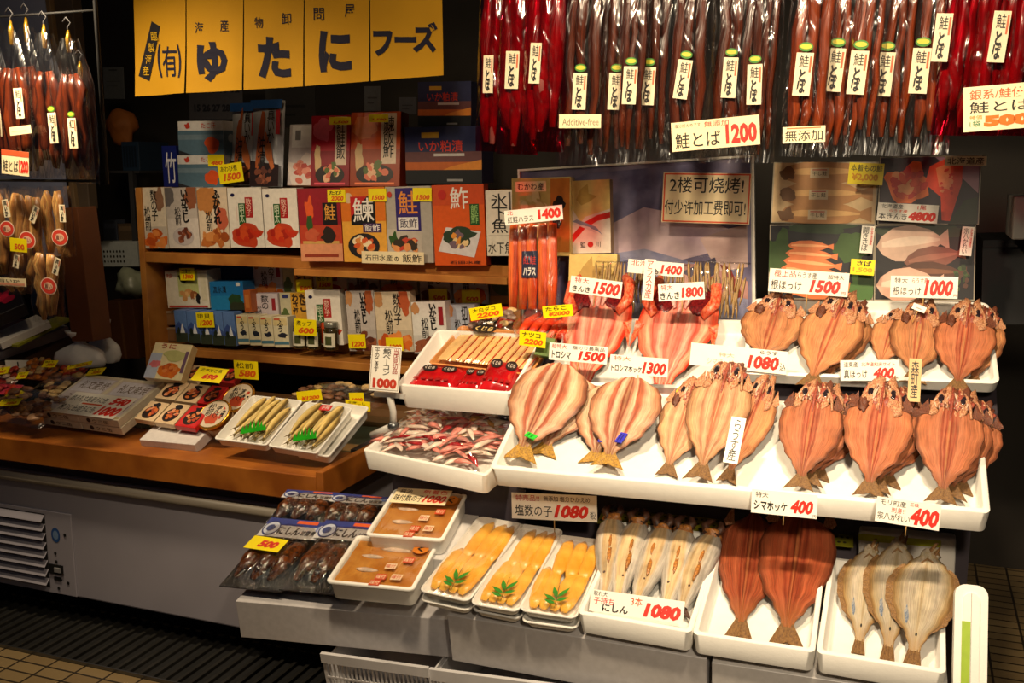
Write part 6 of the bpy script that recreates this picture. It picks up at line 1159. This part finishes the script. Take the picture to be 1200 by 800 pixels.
# vacuum packs of dark simmered herring
DK = mat('simmered_herring', (110, 56, 20), .15, .3, 60, .5, 120, col2=(40, 22, 12), coat=.6)
def dark_pack(label, px, hpx, pl, sd, off=0):
    M, w, h = pl.rect(*px, off); o = thing('vacuum_pack', label, 'food pack', M, 'vacuum packs of dark herring'); MB().box(0, 0, 0, w, h, .002, mat('pack_dark_back', (20, 17, 15), .3, .2, 30)).build('dark_backing', o)
    for k in range(3): b = MB(); x = w * (.22 + .27 * k); b.tube([(x - .01, h * .12, .008), (x, h * .35, .018), (x + .006, h * .55, .018), (x + .012, h * .68, .010)], [.008, w * .15, w * .15, .012], DK, 12, .7); b.build('simmered_herring', o)
    b = MB(); z = .021; b.flat([(0, h * .70), (w, h * .70), (w, h), (0, h)], z, ink((206, 204, 206))); b.flat([(0, h * .89), (w, h * .89), (w, h), (0, h)], z + .0004, ink((44, 56, 130))); b.flat([(w * .5, h * .93), (w * .85, h * .93), (w * .85, h * .98), (w * .5, h * .98)], z + .0008, ink((214, 90, 40)))
    b.ell(w * .15, h * .83, w * .14, h * .12, z + .0010, ink((40, 50, 110)), 18); b.ell(w * .15, h * .83, w * .12, h * .10, z + .0013, ink((190, 196, 214)), 18); b.ell(w * .14, h * .83, w * .07, h * .055, z + .0016, ink((60, 70, 120)), 14); b.text('にしん', w * .29, h * .74, w * .66, h * .87, z + .0010, ink(BLK), .03); b.text('甘露煮', w * .68, h * .75, w * .92, h * .83, z + .0010, ink(BLK), .006); b.ell(w * .93, h * .87, w * .05, h * .05, z + .0010, ink((120, 136, 190)), 12)
    b.build('header_print', o); MB().grid(bulge(w, h, .036, 4, sd, .006, .002), 20, 24, film('vacuum_film', (.88, .86, .84), .08, .10, .9, 40, .4)).build('vacuum_film', o)
PDK = slope_at(258, 690, 2.04, 14); PDB = slope_at(300, 640, 2.2, 14)
dark_pack('dark simmered herring pack with blue and white header, rear left of the four', [(312, 612), (378, 617), (330, 580)], 0, PDB, 3, .0); dark_pack('dark simmered herring pack with blue and white header, rear right, beside the roe tub', [(368, 618), (436, 624), (384, 584)], 0, PDB, 6, .004)
dark_pack('dark simmered herring pack with the yellow tag, front left of the four', [(257, 687), (330, 695), (302, 612)], 0, PDK, 9, .012); dark_pack('dark simmered herring pack with blue and white header, front right of the four', [(327, 691), (403, 699), (357, 614)], 0, PDK, 12, .018)
card('yellow price card reading five hundred on the front left dark pack', [(285, 641), (325, 647), (292, 626)], Plane(PDK.O + PDK.n * .058, PDK.ex, PDK.ey), [ht('500', .3, .2, .85, .75, REDM, b=.07, sh=.2)], YEL)

# ------------------------------------------------------------------ hanging bags
TOB = flesh('salmon_jerky', [(0, (76, 28, 13)), (.3, (54, 20, 10)), (.6, (90, 36, 15)), (1, (44, 17, 10))], .22, None, 5, .3, 24, .4, .1)
GTIE = mat('gold_tie', (214, 166, 50), .25, .1, 30, metal=.8)
def sheet(w, h, seed, z0, zb, amp, neck):
    """one side of a hanging bag; pinched at the top when neck > 0"""
    def fn(u, v):
        x = 2 * u - 1; k = 1 - neck * max(0, (v - .62) / .38) ** 1.3; e = 1 - x ** 4; z = z0 + zb * e * min(1, 5 * v) * k + amp * noise.noise((x * 3.5 + seed, v * 5, seed)) + amp * .7 * noise.noise((x * 9 + seed, v * 3, seed + 5))
        return (w * .5 * (1 + x * k), v * h, z)
    return fn
def jerky_bag(label, x, y0, y1, wpx, t, seed, fm, strips, lab, text='鮭とば', sticker=True, tie=False, group='hanging bags of salmon jerky', smat=None, tilt=0, hook=False, name='jerky_bag', lw_=16, ssize=1.0, rnd=None):
    P = lean_at(x - wpx / 2, y1, t); M, w, h = P.rect((x - wpx / 2, y1), (x + wpx / 2, y1 + wpx * .03), (x - wpx / 2, y0)); M = M @ Matrix.Rotation(math.radians(tilt), 4, 'Z'); o = thing(name, label, 'food bag', M, group); r = random.Random(seed)
    for k in range(strips):
        xx = w * (.12 + .76 * (k + .5) / strips); dx = w * .05; top = .93 if not tie else .74; bot = .04 + .10 * r.random(); rad = min(.020, w * .46 / strips * 1.15) * ssize; zz = .010 * (k % 2)
        pts = [(xx + dx * r.uniform(-1, 1), h * (bot + (top - bot) * q / 6), .012 + zz + .006 * r.uniform(-1, 1)) for q in range(7)]
        if tie: pts[-1] = (w * .5 + (pts[-1][0] - w * .5) * .6, pts[-1][1], pts[-1][2])
        b = MB(); b.tube(pts, [rad * .45] + [rad * (.7 + .5 * r.random()) for q in range(5)] + [rad * .5], smat or TOB, 8, .65); b.build('dried_strip', o)
    nk = .72 if tie else .12
    MB().grid(sheet(w, h, seed, .020, .018, .006, nk), 16, 30, fm).grid(sheet(w, h, seed + 9, -.004, -.012, .005, nk), 12, 20, fm, flip=True).build('clear_bag', o)
    if tie: MB().tube([(w * .5, h * .9, .012), (w * .5, h * 1.0, .012), (w * .51, h * 1.06, .012)], [.006, .008, .003], GTIE, 8).build('gold_tie', o)
    if hook: b = MB(); b.tube([(w * .5, h * 1.02, .012), (w * .5, h * 1.08, .012), (w * .5 + .012, h * 1.11, .012), (w * .5 - .004, h * 1.15, .012), (w * .5 - .016, h * 1.12, .012)], .0022, DGREY, 6); b.build('wire_hook', o)
    if lab:
        lx, ly, lh, lt = lab; Pz = Plane(Vector(M.translation) + P.n * .043, Vector(M.col[0][:3]), Vector(M.col[1][:3])); ax, ay = Pz.ab(lx, ly); s = (P.point(x, y1) - CAMP).length / F; LW, LH = lw_ * s, lh * s
        ML = Matrix.Translation((ax, ay, .043)) @ Matrix.Rotation(math.radians(lt), 4, 'Z'); b = MB(); b.T = ML; b.box(-LW / 2, -LH / 2, -.001, LW / 2, LH / 2, 0, ink((232, 218, 186))); b.build('label', o)
        b = MB(); b.T = ML @ Matrix.Translation((-LW / 2, -LH / 2, 0)); art(b, [vt(text[0], .2, .66, .76, .94), vt(text[1:], .22, .05, .72, .62, b=.055), ('r', .80, .55, .92, .92, (206, 100, 60))], LW, LH, .0003); b.build('label_lettering', o)
        if sticker: b = MB(); b.T = ML; b.ell(0, LH * .5 + LW * .34, LW * .42, LW * .27, .0003, ink((60, 130, 30)), 18); b.ell(0, LH * .5 + LW * .36, LW * .34, LW * .15, .0007, ink((206, 196, 50)), 16); b.build('green_oval_sticker', o)
    if rnd:
        cx, cy, rr = rnd; Pz = Plane(Vector(M.translation) + P.n * .043, Vector(M.col[0][:3]), Vector(M.col[1][:3])); ax, ay = Pz.ab(cx, cy); s = (P.point(x, y1) - CAMP).length / F * rr; b = MB(); b.ell(ax, ay, s * 1.1, s * .9, .043, ink((226, 206, 186)), 22); b.ell(ax, ay, s, s * .8, .0434, ink((206, 60, 44)), 22); b.ell(ax, ay, s * .6, s * .4, .0438, ink((226, 180, 150)), 16); b.text('旨い', ax - s * .45, ay - s * .25, ax + s * .45, ay + s * .25, .0442, ink((110, 20, 20)), .05); b.build('round_red_sticker', o)
    return o
RSTRIP = mat('red_bag_strip', (128, 62, 56), .3, .25, 30); HB = 2.55; RB = 'red bags of salmon jerky at the left'
jerky_bag('red bag of salmon jerky, first beside the yellow banner', 581, -40, 177, 40, HB + .02, 1, FILMR, 3, (572, 87, 41, 0), sticker=False, group=RB, smat=RSTRIP, lw_=12)
jerky_bag('red bag of salmon jerky, second from the banner', 607, -40, 180, 44, HB - .02, 2, FILMR, 3, (600, 82, 41, -1), sticker=False, group=RB, smat=RSTRIP)
jerky_bag('red bag of salmon jerky, third from the banner beside the clear bags', 637, -40, 177, 46, HB - .05, 3, FILMR, 3, (627, 74, 44, -2), sticker=False, group=RB, smat=RSTRIP, lw_=13)
cl = [(681, 193, 54, (679, 107, 40, -1), 'with the Additive-free card on it'), (714, 190, 40, (721, 107, 40, -1), 'second clear one, between two labelled neighbours'), (738, 192, 36, (738, 100, 41, -1), 'third clear one from the red bags'), (762, 190, 44, (759, 101, 41, -1), 'fourth clear one, left of the twelve hundred card'),
      (802, 190, 54, (800, 93, 42, -6), 'with tilted label, above the twelve hundred card'), (855, 190, 56, (855, 91, 43, -1), 'above the red digits of the twelve hundred card'), (889, 190, 36, (884, 99, 43, 2), 'narrow one just right of the twelve hundred card')]
for k, (x, yb, w, lb, l) in enumerate(cl): jerky_bag('clear bag of dark salmon jerky ' + l, x, -45, yb, w, HB + (.03 if k % 2 else -.02), 10 + k, FILMB, 3, lb, ssize=.78)
cr = [(941, 183, 56, (941, 87, 45, -2), 'above the small additive card, with a green oval sticker'), (979, 183, 42, (978, 82, 45, -3), 'second right of the small additive card'), (1007, 181, 40, (1005, 85, 45, -2), 'third from the small additive card, behind its neighbour'), (1042, 182, 46, (1036, 87, 45, -2), 'second to last before the right-hand red bags'), (1085, 180, 52, (1078, 83, 46, -1), 'with strips fanned out, next to the red bags')]
for k, (x, yb, w, lb, l) in enumerate(cr): jerky_bag('clear bag of orange-brown jerky ' + l, x, -45, yb, w, HB - .06 + (.04 if k % 2 else -.01), 30 + k, FILMB, 3, lb, ssize=.78, smat=flesh('salmon_jerky_light', [(0, (122, 46, 18)), (.3, (92, 34, 14)), (.6, (138, 58, 24)), (1, (76, 28, 14))], .22, None, 5, .3, 24, .4, .1), lw_=18)
RG = 'red bags of salmon jerky at the right'
for k, (x, w, lb, l) in enumerate(((1112, 44, (1104, 44, 48, -1), 'first one, with its label high up'), (1146, 42, None, 'middle one without a label'), (1182, 50, (1171, 43, 50, -2), 'last one, above the five hundred card'))): jerky_bag('red bag of jerky at the far right, ' + l, x, -60, 158, w, HB - .12, 40 + k, FILMR, 3, lb, sticker=False, group=RG, smat=RSTRIP)
PR_ = upright(HB); q0 = PR_.ab(540, -48); q1 = PR_.ab(1330, -80); b = MB(); b.tube([(q0[0], q0[1], -.02), (q1[0], q0[1], -.02)], .012, STEEL, 10); tag(b.build('hanging_rail', None, PR_.M(PR_.O)), 'steel rail carrying the hanging bags of salmon jerky', 'rail')
pc('small white card reading additive free on the first clear bag', [(655, 150), (704, 150), (655, 134)], HB - .08, [ht('Additive-free', .08, .2, .95, .7, (120, 104, 80), b=.0)], 0, name='name_card', m=CREAM)
pc('white card priced twelve hundred on the clear bags of jerky', [(788, 178), (891, 169), (788, 144)], HB - .09, [ht('塩分控えめです', .04, .80, .34, .93, (50, 40, 36)), ht('無添加', .38, .74, .66, .94, REDM), ht('鮭とば', .04, .08, .56, .62, b=.05), yen(.62, .1, .97, .78, '1200', 0, .05)], 0, m=CREAM)
pc('small white card with three black characters on the right clear bags', [(917, 168), (967, 166), (918, 149)], HB - .14, [ht('無添加', .06, .1, .94, .78, b=.04), ('r', .1, .86, .9, .94, (222, 120, 70))], 0, name='name_card', m=CREAM)
pc('large white card priced five hundred on the right-hand red bags', [(1129, 155), (1222, 148), (1127, 103)], HB - .22, [ht('銀系/鮭使用', .08, .70, .92, .92, ORG, b=.04), ht('鮭とば', .08, .40, .85, .66, b=.07), ht('500', .26, .08, .86, .34, (222, 110, 20), b=.08), ht('1袋', .08, .1, .22, .24, (60, 130, 90)), ht('特価', .08, .27, .24, .36, (206, 150, 60))], 0, m=mat('cream_sign', (240, 226, 190), .3, .03, 20))
# left rack of bags on hooks
LB = 2.42; LG = 'bags of jerky on the left hooks'
for k, (x, y0, y1, w, lb, l, tt) in enumerate(((4, 22, 205, 40, (5, 143, 29, -2), 'leftmost one, cut by the picture edge', .02), (28, 36, 205, 44, (22, 121, 30, 3), 'second from the left, its label highest', -.02), (46, 32, 208, 34, (38, 128, 24, 2), 'third from the left, partly hidden', .04), (66, 40, 208, 40, (62, 150, 31, 3), 'fourth from the left', -.02), (93, 46, 205, 46, (85, 156, 31, 2), 'fifth, nearest the storeroom', -.03))):
    jerky_bag('tied clear bag of dark jerky on a hook, ' + l, x, y0, y1, w, LB + tt, 60 + k, FILMB, 4, lb, text='鮭とば' if k % 2 else '紅とば', tie=True, hook=True, group=LG, lw_=11, sticker=k > 2)
jerky_bag('dim small bag of jerky behind the fifth one on the left rack', 105, 80, 215, 24, LB + .12, 66, FILMB, 2, (98, 143, 26, 4), tie=True, hook=True, group=LG, lw_=9, sticker=False)
SQD = flesh('dried_squid', [(0, (190, 140, 76)), (.3, (214, 168, 100)), (.6, (160, 110, 60)), (1, (120, 80, 44))], .35, None, 5, .3, 20, .4, .1)
LQ = 'bags of dried squid on the left rack'
for k, (x, y0, y1, w, lb, rnd, l, tl) in enumerate(((4, 215, 328, 36, (7, 244, 18, 6), (8, 268, 9), 'leftmost one, cut by the picture edge', 0), (34, 215, 335, 46, (40, 251, 18, -22), (32, 281, 10), 'second one, behind the small yellow tag', -8), (72, 218, 300, 34, (73, 250, 18, 0), (70, 278, 10), 'third one, with a big red sticker', 0), (60, 288, 375, 32, (66, 312, 18, -16), (57, 335, 10), 'lowest one, hanging below the others', -6), (22, 300, 340, 30, (19, 306, 14, -10), None, 'small one behind the white twelve hundred tag', -6))):
    jerky_bag('clear bag of pale dried squid, ' + l, x, y0, y1, w, LB + .02 * (k % 3) - .03, 80 + k, FILMB, 4, lb, '真いか', False, False, LQ, SQD, tl, False, 'squid_bag', 8, 1.1, rnd)
PRL = upright(LB + .02); q0 = PRL.ab(-30, 14); q1 = PRL.ab(112, 12); b = MB(); b.tube([(q0[0], q1[1], 0), (q1[0], q1[1], 0)], .0035, DARK, 8); q2 = PRL.ab(-30, 212); q3 = PRL.ab(112, 212); b.tube([(q2[0], q3[1], .0), (q3[0], q3[1], .0)], .004, DARK, 8); b.tube([(q1[0], q3[1] - .01, 0), (q1[0], 3.2, 0)], .006, DARK, 8); tag(b.build('hook_rail', None, PRL.M(PRL.O)), 'dark rails with hooks holding the bags at the left', 'rail')
pc('white card with a red twelve hundred on the left jerky bags', [(2, 203), (34, 207), (4, 175)], LB - .09, [ht('鮭とば', .05, .1, .62, .6, b=.05), ht('1200', .64, .1, .99, .65, REDM, b=.06), ('r', .0, .78, 1, 1, (214, 90, 50))], 0, m=CREAM)
pc('small blank white card below the second label on the left rack', [(12, 159), (37, 156), (12, 149)], LB - .09, [('r', .1, .4, .8, .5, (206, 196, 170))], 0, name='name_card', m=CREAM)
pc('small yellow price tag on the dried squid bags', [(12, 294), (32, 296), (18, 279)], LB - .1, [ht('500', .25, .15, .85, .6, (222, 90, 30), b=.05)], 0, m=YEL, name='price_card')
pc('white card with red print below the dried squid bags', [(-6, 334), (31, 336), (-4, 325)], LB - .1, [('r', .05, .1, .95, .4, (222, 150, 120)), ht('旨いか', .15, .45, .8, .9)], 0, m=CREAM)
# right edge: dark counter and boxes in the unlit aisle
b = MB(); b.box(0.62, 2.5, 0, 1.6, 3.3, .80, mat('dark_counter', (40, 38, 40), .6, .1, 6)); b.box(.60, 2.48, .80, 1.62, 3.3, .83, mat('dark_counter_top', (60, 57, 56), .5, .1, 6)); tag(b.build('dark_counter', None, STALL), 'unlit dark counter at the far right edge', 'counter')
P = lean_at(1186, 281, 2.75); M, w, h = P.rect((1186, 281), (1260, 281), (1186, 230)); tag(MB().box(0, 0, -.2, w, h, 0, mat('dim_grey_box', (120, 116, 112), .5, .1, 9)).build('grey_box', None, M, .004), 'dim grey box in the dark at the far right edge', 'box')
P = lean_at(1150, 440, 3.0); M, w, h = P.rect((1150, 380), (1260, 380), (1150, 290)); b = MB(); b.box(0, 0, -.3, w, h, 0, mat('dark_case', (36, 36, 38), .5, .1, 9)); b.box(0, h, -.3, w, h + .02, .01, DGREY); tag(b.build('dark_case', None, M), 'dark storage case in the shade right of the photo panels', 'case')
